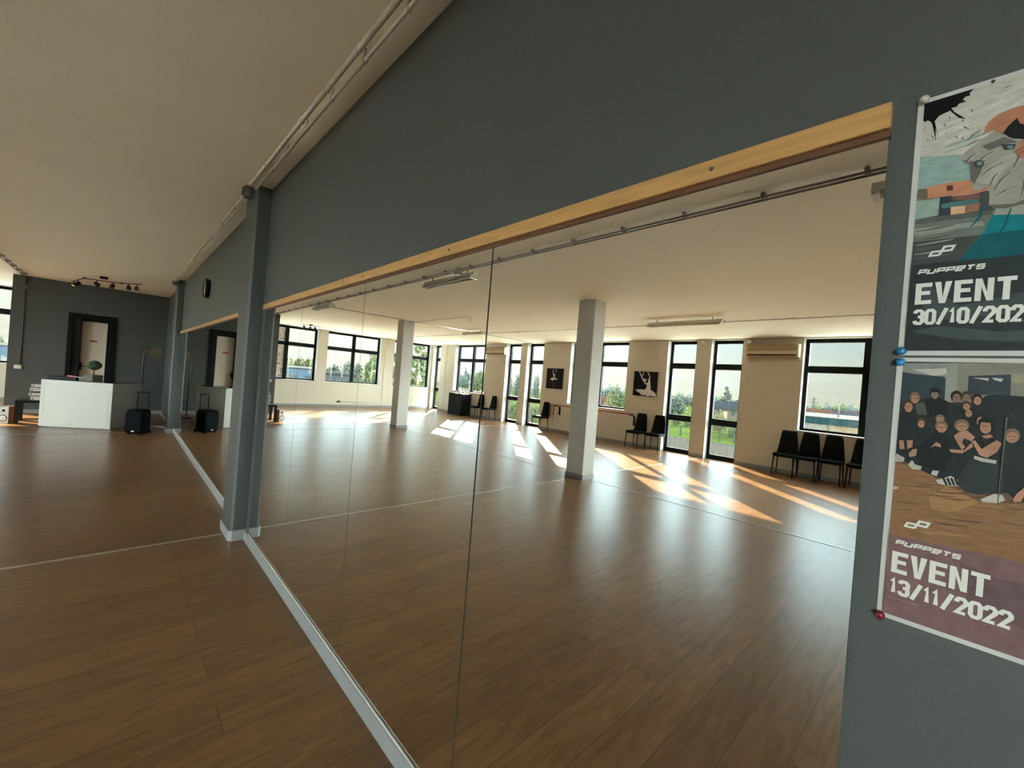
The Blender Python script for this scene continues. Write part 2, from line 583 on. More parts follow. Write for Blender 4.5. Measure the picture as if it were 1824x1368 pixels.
MB().box(XB-.3, XB, 0, YW, 0, ZC).build('wall_back', 'cream_wall', kind='structure')
win_n = [0]
def glazed(along, a, b, z0, z1, w, double=False, door=False):
    """a black framed window (or full height glazed door): frame, panes, handle, jamb lining"""
    win_n[0] += 1
    r = struct('window_%d' % win_n[0])
    def bx(g, u0, u1, d0, d1, zz0, zz1):
        if along == 'x':
            g.box(u0, u1, w+d0, w+d1, zz0, zz1)
        else:
            g.box(w+d0, w+d1, u0, u1, zz0, zz1)
    f = MB()
    bar = 0.075
    bx(f, a, a+bar, .19, .27, z0, z1)
    bx(f, b-bar, b, .19, .27, z0, z1)
    bx(f, a+bar, b-bar, .19, .27, z1-.085, z1)
    bot = .11 if door else .065
    bx(f, a+bar, b-bar, .19, .27, z0, z0+bot)
    bx(f, a+bar, b-bar, .185, .275, 2.225, 2.37)
    cols = [(a+bar, b-bar)]
    if double:
        c = (a+b)/2
        bx(f, c-.065, c+.065, .185, .275, z0+bot, z1-.085)
        cols = [(a+bar, c-.065), (c+.065, b-bar)]
    rows = [(z0+bot, 2.225), (2.37, z1-.085)]
    if door:
        bx(f, a+bar, b-bar, .185, .275, .84, 1.0)
        rows = [(bot, .84), (1.0, 2.225), (2.37, z1-.085)]
    f.build('window_frame', 'black_frame', r, bevel=.006)
    for u0, u1 in cols:
        for q0, q1 in rows:
            p = MB()
            bx(p, u0-.01, u1+.01, .228, .234, q0-.01, q1+.01)
            p.build('pane', 'window_glass', r)
    h = MB()
    hx = (a+.04) if not double else (a+b)/2-.03
    hz = 1.25 if door else 1.45
    bx(h, hx-.012, hx+.012, .155, .19, hz-.05, hz+.05)
    bx(h, hx-.01, hx+.01, .14, .16, hz-.1, hz+.01)
    h.build('window_handle', 'black_metal', r, bevel=.003)
    # white jamb and sill lining
    l = MB()
    bx(l, a-.002, a+.004, 0.0, .19, z0, z1)
    bx(l, b-.004, b+.002, 0.0, .19, z0, z1)
    bx(l, a, b, 0.0, .19, z1-.004, z1+.002)
    if not door:
        bx(l, a-.02, b+.02, -.02, .19, z0-.006, z0+.012)
    l.build('window_reveal', 'white_reveal', r)
    return r
for a, b in WINS_W:
    glazed('x', a, b, SILL, ZT, YW, double=True)
for a, b in DOORS_W+DOORS_ADDED:
    glazed('x', a, b, 0.0, ZT, YW, door=True)
for a, b in WINS_E:
    glazed('y', a, b, SILL, ZT, XE, double=True)

# free-standing columns and the two wall pillars
def chamfer_post(g, x0, x1, y0, y1, z0, z1, c, wall=False):
    if wall:
        poly = [(x0, y0), (x1, y0), (x1, y1-c), (x1-c, y1), (x0+c, y1), (x0, y1-c)]
    else:
        poly = [(x0+c, y0), (x1-c, y0), (x1, y0+c), (x1, y1-c), (x1-c, y1), (x0+c, y1), (x0, y1-c), (x0, y0+c)]
    g.prism([(x, y, z0) for x, y in poly], (0, 0, z1-z0))
C1 = (4.08, 4.42, 4.74, 5.06)
C2 = (10.40, 10.74, 4.76, 5.10)
for i, (x0, x1, y0, y1) in enumerate((C1, C2)):
    r = struct('column_%d' % (i+1), ((x0+x1)/2, (y0+y1)/2, 0))
    g = MB()
    hx, hy = (x1-x0)/2, (y1-y0)/2
    chamfer_post(g, -hx, hx, -hy, hy, 0, ZC, .012)
    g.build('column_shaft', 'white_column', r)
    g = MB()
    chamfer_post(g, -hx-.014, hx+.014, -hy-.014, hy+.014, 0, .085, .022)
    g.build('column_skirting', 'skirting', r, bevel=.003)
P1X, P2X = (4.05, 4.42), (10.36, 10.72)
for i, (x0, x1) in enumerate((P1X, P2X)):
    r = struct('pillar_%d' % (i+1), ((x0+x1)/2, 0, 0))
    h = (x1-x0)/2
    g = MB()
    chamfer_post(g, -h, h, 0, .115, 0, ZC, .018, True)
    g.build('pillar_shaft', 'grey_wall', r)
    g = MB()
    chamfer_post(g, -h-.014, h+.014, 0, .13, 0, .085, .026, True)
    g.build('pillar_skirting', 'skirting', r, bevel=.003)

# skirting boards
def skirting(name, segs, along, w, d):
    g = MB()
    for a, b in segs:
        lo, hi = (w, w+d) if d > 0 else (w+d, w)
        if along == 'x':
            g.box(a, b, lo, hi, 0, .08)
        else:
            g.box(lo, hi, a, b, 0, .08)
    return g.build(name, 'skirting', bevel=.003, kind='structure')
skirting('baseboard_right', [(XB, P1X[0]-.014), (P1X[1]+.014, P2X[0]-.014), (P2X[1]+.014, XG)], 'x', 0, .022)
skirting('baseboard_front', [(0.022, DY0-.06), (DY1+.06, 2.58)], 'y', XG, -.014)
segs, u = [], XB
for a, b in sorted(DOORS_W+DOORS_ADDED):
    segs.append((u, a))
    u = b
segs.append((u, XE-.014))
skirting('baseboard_left', segs, 'x', YW, -.014)
skirting('baseboard_far', [(2.6, YW-.014)], 'y', XE, -.014)
# pale joint strips in the laminate, on the column grid
for i, (a, b, c, d) in enumerate(((4.235, 4.265, 0.132, 4.72), (4.235, 4.265, 5.08, YW-.02), (10.55, 10.58, 0.132, 4.74), (10.55, 10.58, 5.12, YW-.02),
                                  (XB, 4.06, 4.90, 4.93), (4.44, 10.38, 4.90, 4.93), (10.76, XE-.02, 4.90, 4.93))):
    MB().box(a, b, c, d, 0, .004).build('trim_%d' % (i+1), 'strip_metal', kind='structure')

# door in the grey end wall: black frame with a slim dark sidelight, white leaf
r = struct('door_1')
g = MB()
x0, x1 = XG-.03, XG+.10
g.box(x0, x1, DY1-.055, DY1+.03, 0, DZ+.03)
g.box(x0, x1, DY0-.03, DY0+.075, 0, DZ+.03)
g.box(x0, x1, DY0+.075, DY1-.055, DZ-.075, DZ+.03)
g.box(x0, x1, 1.505, 1.55, 0, DZ-.075)
g.box(XG+.02, XG+.16, DY0+.075, 1.085, 0, DZ-.075)
g.box(XG+.02, XG+.12, 1.085, 1.505, 2.14, DZ-.075)
g.build('door_frame', 'black_frame', r, bevel=.006)
MB().box(XG+.03, XG+.05, 1.55, 1.645, 0, DZ-.075).build('sidelight', 'dark_glass', r)
lf = MB().box(XG+.10, XG+.14, 1.07, 1.52, .005, 2.15).build('door_leaf', 'door_white', r, bevel=.003)
g = MB()
g.tube([(XG+.10, 1.49, 1.09), (XG+.05, 1.49, 1.09), (XG+.04, 1.45, 1.09), (XG+.04, 1.40, 1.09)], .009)
g.box(XG+.094, XG+.10, 1.47, 1.51, 1.0, 1.18)
g.build('door_handle', 'black_metal', r)
MB().box(XG+.0, XG+.03, 1.555, 1.64, 1.10, 1.2).build('lock_box', 'black_frame', r, bevel=.004)
MB().box(XG+.095, XG+.10, 1.245, 1.37, 1.672, 1.712).build('door_sign', 'red_sign', r)

for i, (a, b) in enumerate(((0.09, 3.92), (4.46, 10.33))):
    MB().box(a, b, .0125, .0165, .08, .0885).build('trim_%d' % (8+i), 'aluminium', kind='structure')

# ------------------------------------------------------------------ mirror wall
PW = 0.957
MX0 = 0.09
near = ['tall frameless wall mirror panel nearest the posters', 'tall wall mirror panel second from the posters, beyond the dark joint',
        'tall wall mirror panel third from the posters', 'tall wall mirror panel next to the near grey pillar']
for i in range(4):
    a, b = MX0+i*PW, MX0+(i+1)*PW
    o = MB().box(a+(.0035 if i == 1 else .002), b-(.0035 if i == 0 else .002), .004, .009, .082, 1.95).build('mirror_panel', ['mirror_silver', 'mirror_edge'])
    for p in o.data.polygons:
        if abs(p.normal.y) < 0.5:
            p.material_index = 1
    tag(o, near[i], 'mirror', 'wall mirrors')
FX0, FX1 = 4.44, 10.33
n = 6
far = ['wall mirror panel of the far bay, just past the near grey pillar', 'second wall mirror panel of the far bay, past the near pillar',
       'third wall mirror panel of the far bay, under the clock', 'fourth wall mirror panel of the far bay, past the clock',
       'wall mirror panel of the far bay, one before the far pillar', 'wall mirror panel of the far bay, against the far pillar']
for i in range(n):
    a = FX0+(FX1-FX0)*i/n
    b = FX0+(FX1-FX0)*(i+1)/n
    o = MB().box(a+.002, b-.002, .004, .009, .082, 1.95).build('mirror_panel', ['mirror_silver', 'mirror_edge'])
    for p in o.data.polygons:
        if abs(p.normal.y) < 0.5:
            p.material_index = 1
    tag(o, far[i], 'mirror', 'wall mirrors')
def rail(a, b, label, screws):
    r = thing('wooden_rail', label, 'rail', ((a+b)/2, 0, 1.96), 0, 'wooden rails above the mirrors')
    h = (b-a)/2
    MB().box(-h, h, 0, .024, -.018, .022).build('batten', 'pine', r, bevel=.002)
    MB().box(-h, h-.01, .0, .014, -.028, -.018).build('lower_strip', 'pine_dark', r)
    for s in screws:
        MB().lathe([(.0045, 0), (.004, .0015), (.001, .002)], 10, (s-(a+b)/2, .024, .002), (0, 1, 0)).build('screw', 'pine_dark', r)
rail(MX0, 2.258, 'long pine rail above the near mirrors, nearest the posters', [.36, 1.28, 2.02])
rail(2.262, 3.955, 'pine rail above the near mirrors, next to the near grey pillar', [2.56, 3.4])
rail(FX0, FX1, 'pine rail above the far mirrors, under the clock', [5.5, 7.0, 8.8])

# ceiling conduits along the mirror wall
def wall_pipe(a, b, y, z, r_, label, bend=None, clips=(), clip_name='pipe_clip', group='conduits along the mirror wall'):
    t = thing('conduit_pipe', label, 'pipe', (a, y, z), 0, group)
    L = b-a
    path = [(0, 0, 0), (L, 0, 0)]
    if bend:
        path = [(0, 0, 0), (L-.04, 0, 0)]+[(L-.04+.04*sin(q*pi/8), bend[0]*(1-cos(q*pi/8)), bend[1]*(1-cos(q*pi/8))) for q in range(1, 5)]
    MB().tube(path, r_, 10).build('pipe', 'conduit', t)
    for c in clips:
        g = MB()
        g.tube([(c-a-.008, 0, 0), (c-a+.008, 0, 0)], r_+.003, 10)
        g.box(c-a-.005, c-a+.005, -.004, .004, r_, ZC-z)
        g.build(clip_name, 'conduit', t)
    return t
cl1 = [-.9+.4*i for i in range(13)]
wall_pipe(-1.6, 4.02, .168, 2.93, .0135, 'thick cream conduit pipe under the ceiling over the near mirrors', (.0, .03), [c for c in cl1 if c < 3.98])
wall_pipe(-1.6, 4.0, .128, 2.915, .010, 'thin cream conduit pipe beside the thick one over the near mirrors', None, [c+.03 for c in cl1 if c < 3.9])
cl2 = [4.7+.75*i for i in range(8)]
wall_pipe(4.22, 10.27, .165, 2.915, .0105, 'cream conduit pipe under the ceiling over the clock, outer of the two', (.0, .02), cl2)
wall_pipe(4.22, 10.25, .128, 2.915, .008, 'cream conduit pipe under the ceiling over the clock, nearer the wall', None, [c+.03 for c in cl2])
def junction(loc, label, name='junction_box', m='conduit_grey', r_=.045, group='junction boxes'):
    t = thing(name, label, 'junction box', loc, 0, group)
    MB().rbox(-r_, r_, -.03, .03, -.045, .045, .015).build('box_body', m, t)
    MB().lathe([(.036, 0), (.036, .008), (.03, .012)], 16, (0, .03, 0), (0, 1, 0)).build('box_lid', m, t)
    for s in (-1, 1):
        MB().lathe([(.016, 0), (.014, .02)], 12, (s*r_, 0, 0), (s, 0, 0)).build('cable_gland', m, t)
junction((4.10, .165, 2.90), 'dark grey junction box at the top of the near wall pillar')
junction((10.37, .155, 2.90), 'dark grey junction box at the top of the far wall pillar')

# wall clock
t = thing('wall_clock', 'round black wall clock above the far mirrors', 'clock', (7.22, 0, 2.475))
MB().lathe([(.125, 0), (.135, .01), (.135, .05), (.122, .056), (.118, .045)], 32, (0, 0, 0), (0, 1, 0), caps=False).build('rim', 'black_metal', t)
MB().lathe([(.119, .030), (.119, .044), (.001, .0445)], 32, (0, 0, 0), (0, 1, 0)).build('clock_face', 'clock_face', t)
MB().box(-.004, .004, .046, .048, -.02, .07).build('hand', 'black_metal', t)
MB().box(-.02, .09, .046, .048, -.003, .003).build('hand', 'black_metal', t)

# ------------------------------------------------------------------ grey end wall: socket, conduit
t = thing('conduit_pipe', 'grey painted conduit running down the end wall to the white socket', 'pipe', (XG, 2.395, 0))
MB().tube([(-.012, 0, 1.06), (-.012, 0, ZC)], .009).build('pipe', 'grey_wall', t)
MB().tube([(-.012, -.04, 2.725), (-.012, -.52, 2.725)], .007).build('branch_pipe', 'grey_wall', t)
MB().box(-.04, 0, -.05, .05, 2.68, 2.77).build('branch_box', 'grey_wall', t, bevel=.004)
t = thing('wall_socket', 'small cream socket box on the grey end wall above the side table', 'socket', (XG, 2.42, 1.0))
MB().box(-.035, 0, -.055, .055, -.04, .04).build('socket_box', 'white_plastic', t, bevel=.006)
MB().box(-.038, -.034, -.04, .04, -.028, .028).build('cover_flap', 'white_plastic', t, bevel=.002)

# white reception desk
DA = R(57)
t = thing('reception_desk', 'white box-shaped reception desk in front of the grey end wall', 'desk', (10.95, .90, 0), DA)
# local x runs along the front, local -y into the depth of the desk
W_, D_, H_ = 1.15, .79, .872
MB().box(0, W_, -D_, 0, .02, H_).build('body', 'desk_white', t, bevel=.003)
MB().box(.02, W_-.02, -D_+.02, -.02, 0, .02).build('plinth', 'desk_groove', t)
g = MB()
g.box(.0, W_, 0, .014, .015, H_+.004)
g.build('front_panel', 'desk_white', t, bevel=.002)
g = MB()
for a, b, c, d in ((.055, W_-.055, .80, .805), (W_-.06, W_-.055, .08, .80), (.055, .06, .08, .80)):
    g.box(a, b, .0135, .0155, c, d)
g.build('panel_groove', 'desk_groove', t)
MB().box(.02, W_-.01, -D_-.005, -.03, H_+.001, H_+.013).build('glass_top', 'desk_glass', t, bevel=.002)
def desk(u, v, z=H_+.014):      # point on the desk top
    return (10.95+u*cos(DA)+v*sin(DA), .90+u*sin(DA)-v*cos(DA), z)
# clipped topiary ball in a square pot
t = thing('topiary_plant', 'small ball-shaped topiary in a square grey pot on the white desk', 'plant', desk(.43, .14), R(40))
MB().box(-.092, .092, -.092, .092, 0, .125).build('pot', 'pot_grey', t, bevel=.006)
MB().box(-.082, .082, -.082, .082, .118, .128).build('soil', 'stem_brown', t)
MB().tube([(0, 0, .12), (.004, .002, .18), (0, 0, .25)], .009).build('stem', 'stem_brown', t)
bm = bmesh.new()
bmesh.ops.create_icosphere(bm, subdivisions=4, radius=.1)
for v in bm.verts:
    v.co *= 1+random.uniform(-.06, .08)
    v.co.z *= .88
    v.co.z += .31
me = bpy.data.meshes.new('foliage')
bm.to_mesh(me)
bm.free()
me.materials.append(M['topiary'])
o = bpy.data.objects.new('foliage', me)
COL.objects.link(o)
o.parent = t
# black tray with a red folder, and a small grey box
t = thing('desk_tray', 'flat black tray on the left end of the white desk', 'tray', desk(.86, .17), DA)
g = MB()
g.box(-.22, .22, -.14, .14, 0, .008)
for a, b, c, d in ((-.22, -.212, -.14, .14), (.212, .22, -.14, .14), (-.212, .212, -.14, -.132), (-.212, .212, .132, .14)):
    g.box(a, b, c, d, .008, .06)
g.build('tray_body', 'black_frame', t, bevel=.002)
o = MB()
o.rbox(-.075, .03, -.035, .035, 0, .026, .012)
o.box(.03, .05, -.03, .03, .004, .018)
o = o.build('pencil_case', 'red_item')
o.location = desk(.77, .14, H_+.014+.061)
o.rotation_euler = (0, 0, DA+R(180))
tag(o, 'small red pencil case lying across the black tray on the desk', 'pencil case')
o = MB().box(-.10, .10, -.02, .02, 0, .008).build('paper_strip', 'paper')
o.location = desk(.64, .14, H_+.014+.061)
o.rotation_euler = (0, 0, DA+R(4))
tag(o, 'narrow white paper strip sticking out of the black tray on the desk', 'paper')
t = thing('card_box', 'small grey box on the white desk between tray and topiary', 'box', desk(.585, .12), DA)
MB().box(-.045, .04, -.05, .05, 0, .052).build('box_body', 'pot_grey', t, bevel=.003)
MB().box(-.045, .04, -.05, .05, .053, .06).build('lid', 'conduit_grey', t, bevel=.003)

# black side table, boxes, hi-fi speakers
t = thing('side_table', 'low black side table left of the white desk', 'table', (12.02, 1.80, 0))
MB().box(0, .52, 0, .42, .385, .435).build('table_top', 'table_black', t, bevel=.003)
for x in (0, .47):
    for y in (0, .365):
        MB().box(x, x+.05, y, y+.055, 0, .385).build('leg', 'table_black', t, bevel=.002)
lab = ['white-ended document box at the bottom of the stack on the side table', 'white-ended document box second from the bottom of the stack on the side table',
       'white-ended document box second from the top of the stack on the side table', 'white-ended document box on top of the stack on the side table']
for i in range(4):
    t = thing('document_box', lab[i], 'box', (12.05+.012*(i % 2), 1.85+.012*((i*2) % 3), .436+i*.082+(.004 if i > 1 else 0)), R(-4+3*(i % 3)), 'document boxes on the side table')
    hh = [.078, .068, .08, .062][i]
    MB().box(.004, .32, 0, .19, 0, hh).build('box_body', 'box_grey', t, bevel=.002)
    MB().box(0, .006, .002, .188, .006, hh-.004).build('end_label', 'box_white', t)
    MB().box(-.001, 0, .15, .17, .02, .045).build('label_mark', 'box_grey', t)
t = thing('bookshelf_speaker', 'small wood-sided bookshelf speaker on the floor left of the side table', 'speaker', (12.16, 2.31, 0), R(-30))
# local -x is the front
MB().box(-.08, .10, -.075, .075, 0, .31).build('cabinet', 'speaker_wood', t, bevel=.004)
MB().box(-.088, -.08, -.074, .074, .002, .308).build('baffle', 'speaker_silver', t, bevel=.002)
MB().lathe([(.058, 0), (.058, .006), (.05, .007), (.03, -.004), (.014, .002), (.001, .006)], 24, (-.088, 0, .095), (-1, 0, 0)).build('woofer', ['speaker_black'], t)
MB().lathe([(.05, .0), (.047, .009), (.026, .002)], 24, (-.089, 0, .095), (-1, 0, 0)).build('cone', 'box_white', t)
MB().lathe([(.024, 0), (.022, .004), (.001, .005)], 20, (-.088, 0, .235), (-1, 0, 0)).build('tweeter', 'speaker_black', t)

# black trolley loudspeaker with pull-out handle
t = thing('trolley_speaker', 'black portable trolley loudspeaker with raised handle beside the white desk', 'speaker', (10.36, .535, 0), R(-26))
g = MB()
def sq(hw, hd, h, r=.05, cx=0):
    pts = []
    for sx, sy, a0 in ((1, 1, 0), (-1, 1, 90), (-1, -1, 180), (1, -1, 270)):
        for i in range(5):
            a = R(a0+22.5*i)
            pts.append((cx+sx*(hd-r)+r*cos(a), sy*(hw-r)+r*sin(a), h))
    return pts
g.loft([sq(.115, .12, .015), sq(.135, .14, .05), sq(.145, .15, .12), sq(.145, .15, .36), sq(.14, .145, .42), sq(.125, .13, .45), sq(.09, .09, .462)])
g.build('cabinet', 'speaker_black', t)
g = MB()
g.loft([[(-.152, y*k2, z) for y, z in ((-.11, .07), (.11, .07), (.118, .2), (.118, .34), (.1, .41), (-.1, .41), (-.118, .34), (-.118, .2))] for k2 in (1,)]+
       [[(-.158, y*.97, .24+(z-.24)*.97) for y, z in ((-.11, .07), (.11, .07), (.118, .2), (.118, .34), (.1, .41), (-.1, .41), (-.118, .34), (-.118, .2))]], smooth=False)
g.build('grille', 'black_fabric', t)
MB().box(-.163, -.157, -.022, .022, .055, .078).build('badge', 'logo_white', t)
MB().box(-.156, -.15, -.02, .02, .425, .435).build('badge', 'post_grey', t)
g = MB()
for s in (-1, 1):
    g.tube([(.125, s*.085, .38), (.125, s*.085, .755)], .009)
g.tube([(.125, -.098, .765), (.125, .098, .765)], .014)
g.build('pull_handle', 'black_metal', t)
for s in (-1, 1):
    MB().lathe([(.03, -.014), (.034, -.008), (.034, .008), (.03, .014)], 16, (.155, s*.12, .034), (0, 1, 0)).build('wheel', 'black_frame', t)
for s in (-1, 1):
    MB().lathe([(.016, 0), (.016, .018)], 10, (-.08, s*.09, 0), (0, 0, 1)).build('foot', 'black_frame', t)

# floor lamp with a big bowl shade
t = thing('floor_lamp', 'tall black floor lamp with tilted bowl shade behind the trolley speaker', 'lamp', (12.80, .44, 0))
MB().box(-.14, .14, -.10, .10, 0, .03).build('base', 'shade_black', t, bevel=.006)
MB().tube([(0, 0, .03), (0, 0, 1.35), (-.004, -.004, 1.47), (-.02, -.02, 1.55), (-.055, -.06, 1.59), (-.10, -.105, 1.60)], [.014, .014, .013, .012, .012, .012], 10).build('pole', 'shade_black', t)
ax = Vector((-.70, -.56, -.44)).normalized()
MB().lathe([(.03, -.04), (.04, .0), (.05, .05), (.085, .09), (.14, .125), (.168, .165)], 28, (-.085, -.09, 1.60), ax, caps=False).build('lamp_shade', 'shade_black', t)
MB().lathe([(.165, .163), (.136, .123), (.08, .092), (.045, .06), (.001, .055)], 28, (-.085, -.09, 1.60), ax).build('shade_lining', 'shade_cream', t)
MB().lathe([(.02, .06), (.022, .08), (.034, .11), (.036, .13), (.022, .155), (.001, .162)], 16, (-.085, -.09, 1.60), ax).build('bulb', 'white_plastic', t)
o = MB().tube([(12.66, .37, .006), (12.3, .40, .006), (11.8, .37, .006), (11.45, .30, .006), (11.22, .14, .006), (11.16, .05, .012), (11.15, .03, .08), (11.14, .012, .16)], .005).build('power_cable', 'white_plastic')
tag(o, 'white power cable lying on the floor behind the trolley speaker', 'cable')

# spot-light tracks
def spot(t, p, d, s=.055):
    p = Vector(p)
    d = Vector(d).normalized()
    MB().tube([p, p+Vector((0, 0, -.035))], .007).build('spot_stem', 'black_metal', t)
    c = p+Vector((0, 0, -.075))
    sp = MB().lathe([(.012, -.045), (.03, -.035), (.036, .0), (.04, .045), (.036, .045), (.03, .02)], 18, c, d).build('spot_head', 'black_metal', t)
    MB().lathe([(.034, .036), (.001, .03)], 18, c, d).build('spot_lens', 'chrome', sp)
t = thing('spotlight_track', 'zigzag black ceiling track with six spotlights above the white desk', 'light', (11.79, 1.16, 2.89))
pts = [(1.05, .50, 0), (.13, .28, 0), (0, -.26, 0), (-.38, -.56, 0)]
MB().tube(pts, .008).build('track', 'black_metal', t)
MB().rbox(-.02, .03, -.06, .06, .03, .078, .015).build('canopy', 'black_metal', t)
for p in ((.13, .28, 0), (0, -.26, 0)):
    MB().lathe([(.016, -.012), (.016, .02)], 12, p).build('joint', 'black_metal', t)
for p, d in (((.85, .45, 0), (-.6, .5, -.8)), ((.55, .38, 0), (.5, .7, -.6)), ((.08, .1, 0), (-.5, -.5, -.6)), ((.02, -.13, 0), (-.4, .3, -.9)), ((-.14, -.37, 0), (.2, -.1, -1)), ((-.29, -.49, 0), (-.9, .1, -.5))):
    spot(t, p, d)
t = thing('spotlight_track', 'straight black spotlight track under the ceiling by the far windows, seen in the mirror', 'light', (15.5, 3.97, 2.93))
MB().tube([(0, -.30, 0), (0, .32, 0), (0, .33, -.09), (0, .24, -.10)], .009).build('track', 'black_metal', t)
MB().rbox(-.02, .02, -.05, .05, .004, .04, .01).build('canopy', 'black_metal', t)
for y, d in ((-.22, (-.6, .2, -.6)), (-.02, (-.6, -.3, -.6)), (.14, (-.3, .2, -.9))):
    spot(t, (0, y, 0), d)

# ------------------------------------------------------------------ ceiling services seen in the mirror
def ceiling_tube(path, label, r_=.008, cat='pipe', name='conduit_pipe', group='conduits across the ceiling', clips=()):
    p0 = Vector(path[0])
    t = thing(name, label, cat, p0, 0, group)
    MB().tube([Vector(p)-p0 for p in path], r_).build('pipe', 'conduit', t)
    d = (Vector(path[1])-p0).normalized()
    for c in clips:
        q = d*c
        g = MB()
        g.tube([q-d*.012, q+d*.012], r_+.004, 8)
        g.box(q.x-.008, q.x+.008, q.y-.008, q.y+.008, 0, ZC-p0.z)
        g.build('pipe_clip', 'conduit', t)
    return t
t = thing('conduit_pipe', 'pair of parallel cream conduits along the ceiling, facing the mirrors', 'pipe', (-4.4, 2.38, 2.935), 0, 'conduits across the ceiling')
L = XG+4.4
for s in (-1, 1):
    MB().tube([(0, s*.027, 0), (L, s*.027, 0)], .0095).build('pipe', 'conduit_shaded', t)
for i in range(33):
    c = .35+i*.56
    if c < L-.1:
        MB().box(c-.012, c+.012, -.036, .036, -.004, .03).build('pipe_clip', 'conduit_shaded', t)
ceiling_tube([(-4.4, 7.30, 2.945), (XE-.1, 7.30, 2.945)], 'thin conduit along the ceiling in front of the long window wall', .010, clips=[.8+1.1*i for i in range(18)])
ceiling_tube([(10.18, 2.42, 2.945), (10.18, 9.78, 2.945)], 'thin conduit crossing the ceiling from the paired conduits to the window wall', .009, clips=[.6+1.0*i for i in range(7)])
t = ceiling_tube([(10.40, 4.93, 2.93), (7.72, 4.93, 2.93), (7.66, 4.93, 2.925), (7.64, 4.93, 2.86), (7.68, 4.93, 2.82), (7.73, 4.93, 2.85), (7.72, 4.93, 2.90)],
    'thin ceiling cable from the far column ending in a hanging loop', .007, 'cable', 'hanging_cable', None)
ceiling_tube([(2.3, 9.775, 2.945), (4.4, 9.775, 2.945), (9.7, 9.775, 2.945)], 'thin cable run along the top of the window wall', .008, 'cable', 'cable_run', None)
junction((4.62, 2.38, 2.92), 'cream junction box on the paired ceiling conduits above the twin tube lamp', m='conduit', r_=.06)
junction((4.36, 9.75, 2.895), 'small cream sensor box between the two near glazed doors, top of the window wall', 'sensor_box', 'white_plastic', .04, 'sensor boxes')
junction((3.30, 9.75, 2.895), 'small cream sensor box beside the near air conditioner, top of the window wall', 'sensor_box', 'white_plastic', .04, 'sensor boxes')
def tube_lamp(x0, x1, y, label):
    L = x1-x0
    t = thing('tube_lamp', label, 'lamp', (x0, y, 2.87), 0, 'twin tube lamps')
    g = MB()
    g.prism([(0, -.035, .045), (0, .035, .045), (0, .035, .01), (0, .075, -.015), (0, .07, -.02), (0, .02, .0), (0, -.02, .0), (0, -.07, -.02), (0, -.075, -.015), (0, -.035, .01)], (L, 0, 0))
    g.build('housing', 'lamp_body', t)
    for s in (-1, 1):
        MB().tube([(.05, s*.038, -.022), (L-.05, s*.038, -.022)], .013, 10).build('tube', 'lamp_tube', t)
    for x in (0.01, L-.035):
        MB().box(x, x+.03, -.07, .07, -.042, .005).build('socket_end', 'lamp_body', t)
    for x in (.18, L-.18):
        MB().tube([(x, 0, .045), (x, 0, .10)], .006).build('hanger', 'black_metal', t)
tube_lamp(4.40, 5.62, 2.50, 'unlit twin tube lamp next to the junction box on the paired conduits')
tube_lamp(9.32, 10.42, 2.45, 'unlit twin tube lamp nearest the far column, beside the paired conduits')
tube_lamp(2.86, 4.28, 6.85, 'unlit twin tube lamp in front of the near glazed doors')
tube_lamp(9.35, 10.35, 6.75, 'unlit twin tube lamp in front of the far glazed doors')
tube_lamp(-.85, .42, 2.52, 'unlit twin tube lamp at the mirror edge nearest the posters')

# ------------------------------------------------------------------ furniture along the window wall
def make_chair():
    t = thing('dining_chair', 'x', 'chair', (0, 0, 0), 0, 'black chairs along the window wall')
    # local -y is the front
    def srng(hw, y0, y1, z, r=.03):
        pts = []
        for cx, cy, a0 in ((hw-r, y1-r, 0), (-hw+r, y1-r, 90), (-hw+r, y0+r, 180), (hw-r, y0+r, 270)):
            for i in range(4):
                a = R(a0+30*i)
                pts.append((cx+r*cos(a), cy+r*sin(a), z))
        return pts
    MB().loft([srng(.19, -.205, .19, .415), srng(.20, -.215, .20, .425), srng(.20, -.215, .20, .452), srng(.185, -.20, .185, .466)]).build('seat', 'black_fabric', t)
    rings = []
    for k2 in range(9):
        f = k2/8
        z = .43+.51*f
        hw = .198-.062*f
        yc = .182+.055*f+.012*sin(f*pi)
        th = .022-.006*f+(.004 if k2 % 2 else 0)
        if k2 == 8:
            th, hw = .008, hw-.01
        e = .014
        rings.append([(-hw, yc-th+e, z), (-hw+e, yc-th, z), (hw-e, yc-th, z), (hw, yc-th+e, z), (hw, yc+th-e*.4, z), (hw-e, yc+th, z), (-hw+e, yc+th, z), (-hw, yc+th-e*.4, z)])
    MB().loft(rings).build('backrest', 'black_fabric', t)
    for sx, y0, y1 in ((-1, -.185, -.215), (1, -.185, -.215), (-1, .17, .20), (1, .17, .20)):
        MB().tube([(sx*.172, y0, .42), (sx*.19, y1, 0)], [.015, .010], 8).build('leg', 'black_metal', t)
    g = MB()
    for s in (-1, 1):
        g.box(s*.165-.008, s*.165+.008, -.19, .18, .395, .416)
    g.box(-.165, .165, -.198, -.182, .395, .416)
    g.box(-.165, .165, .165, .181, .395, .416)
    g.build('seat_frame', 'black_metal', t)
    return t
proto = make_chair()
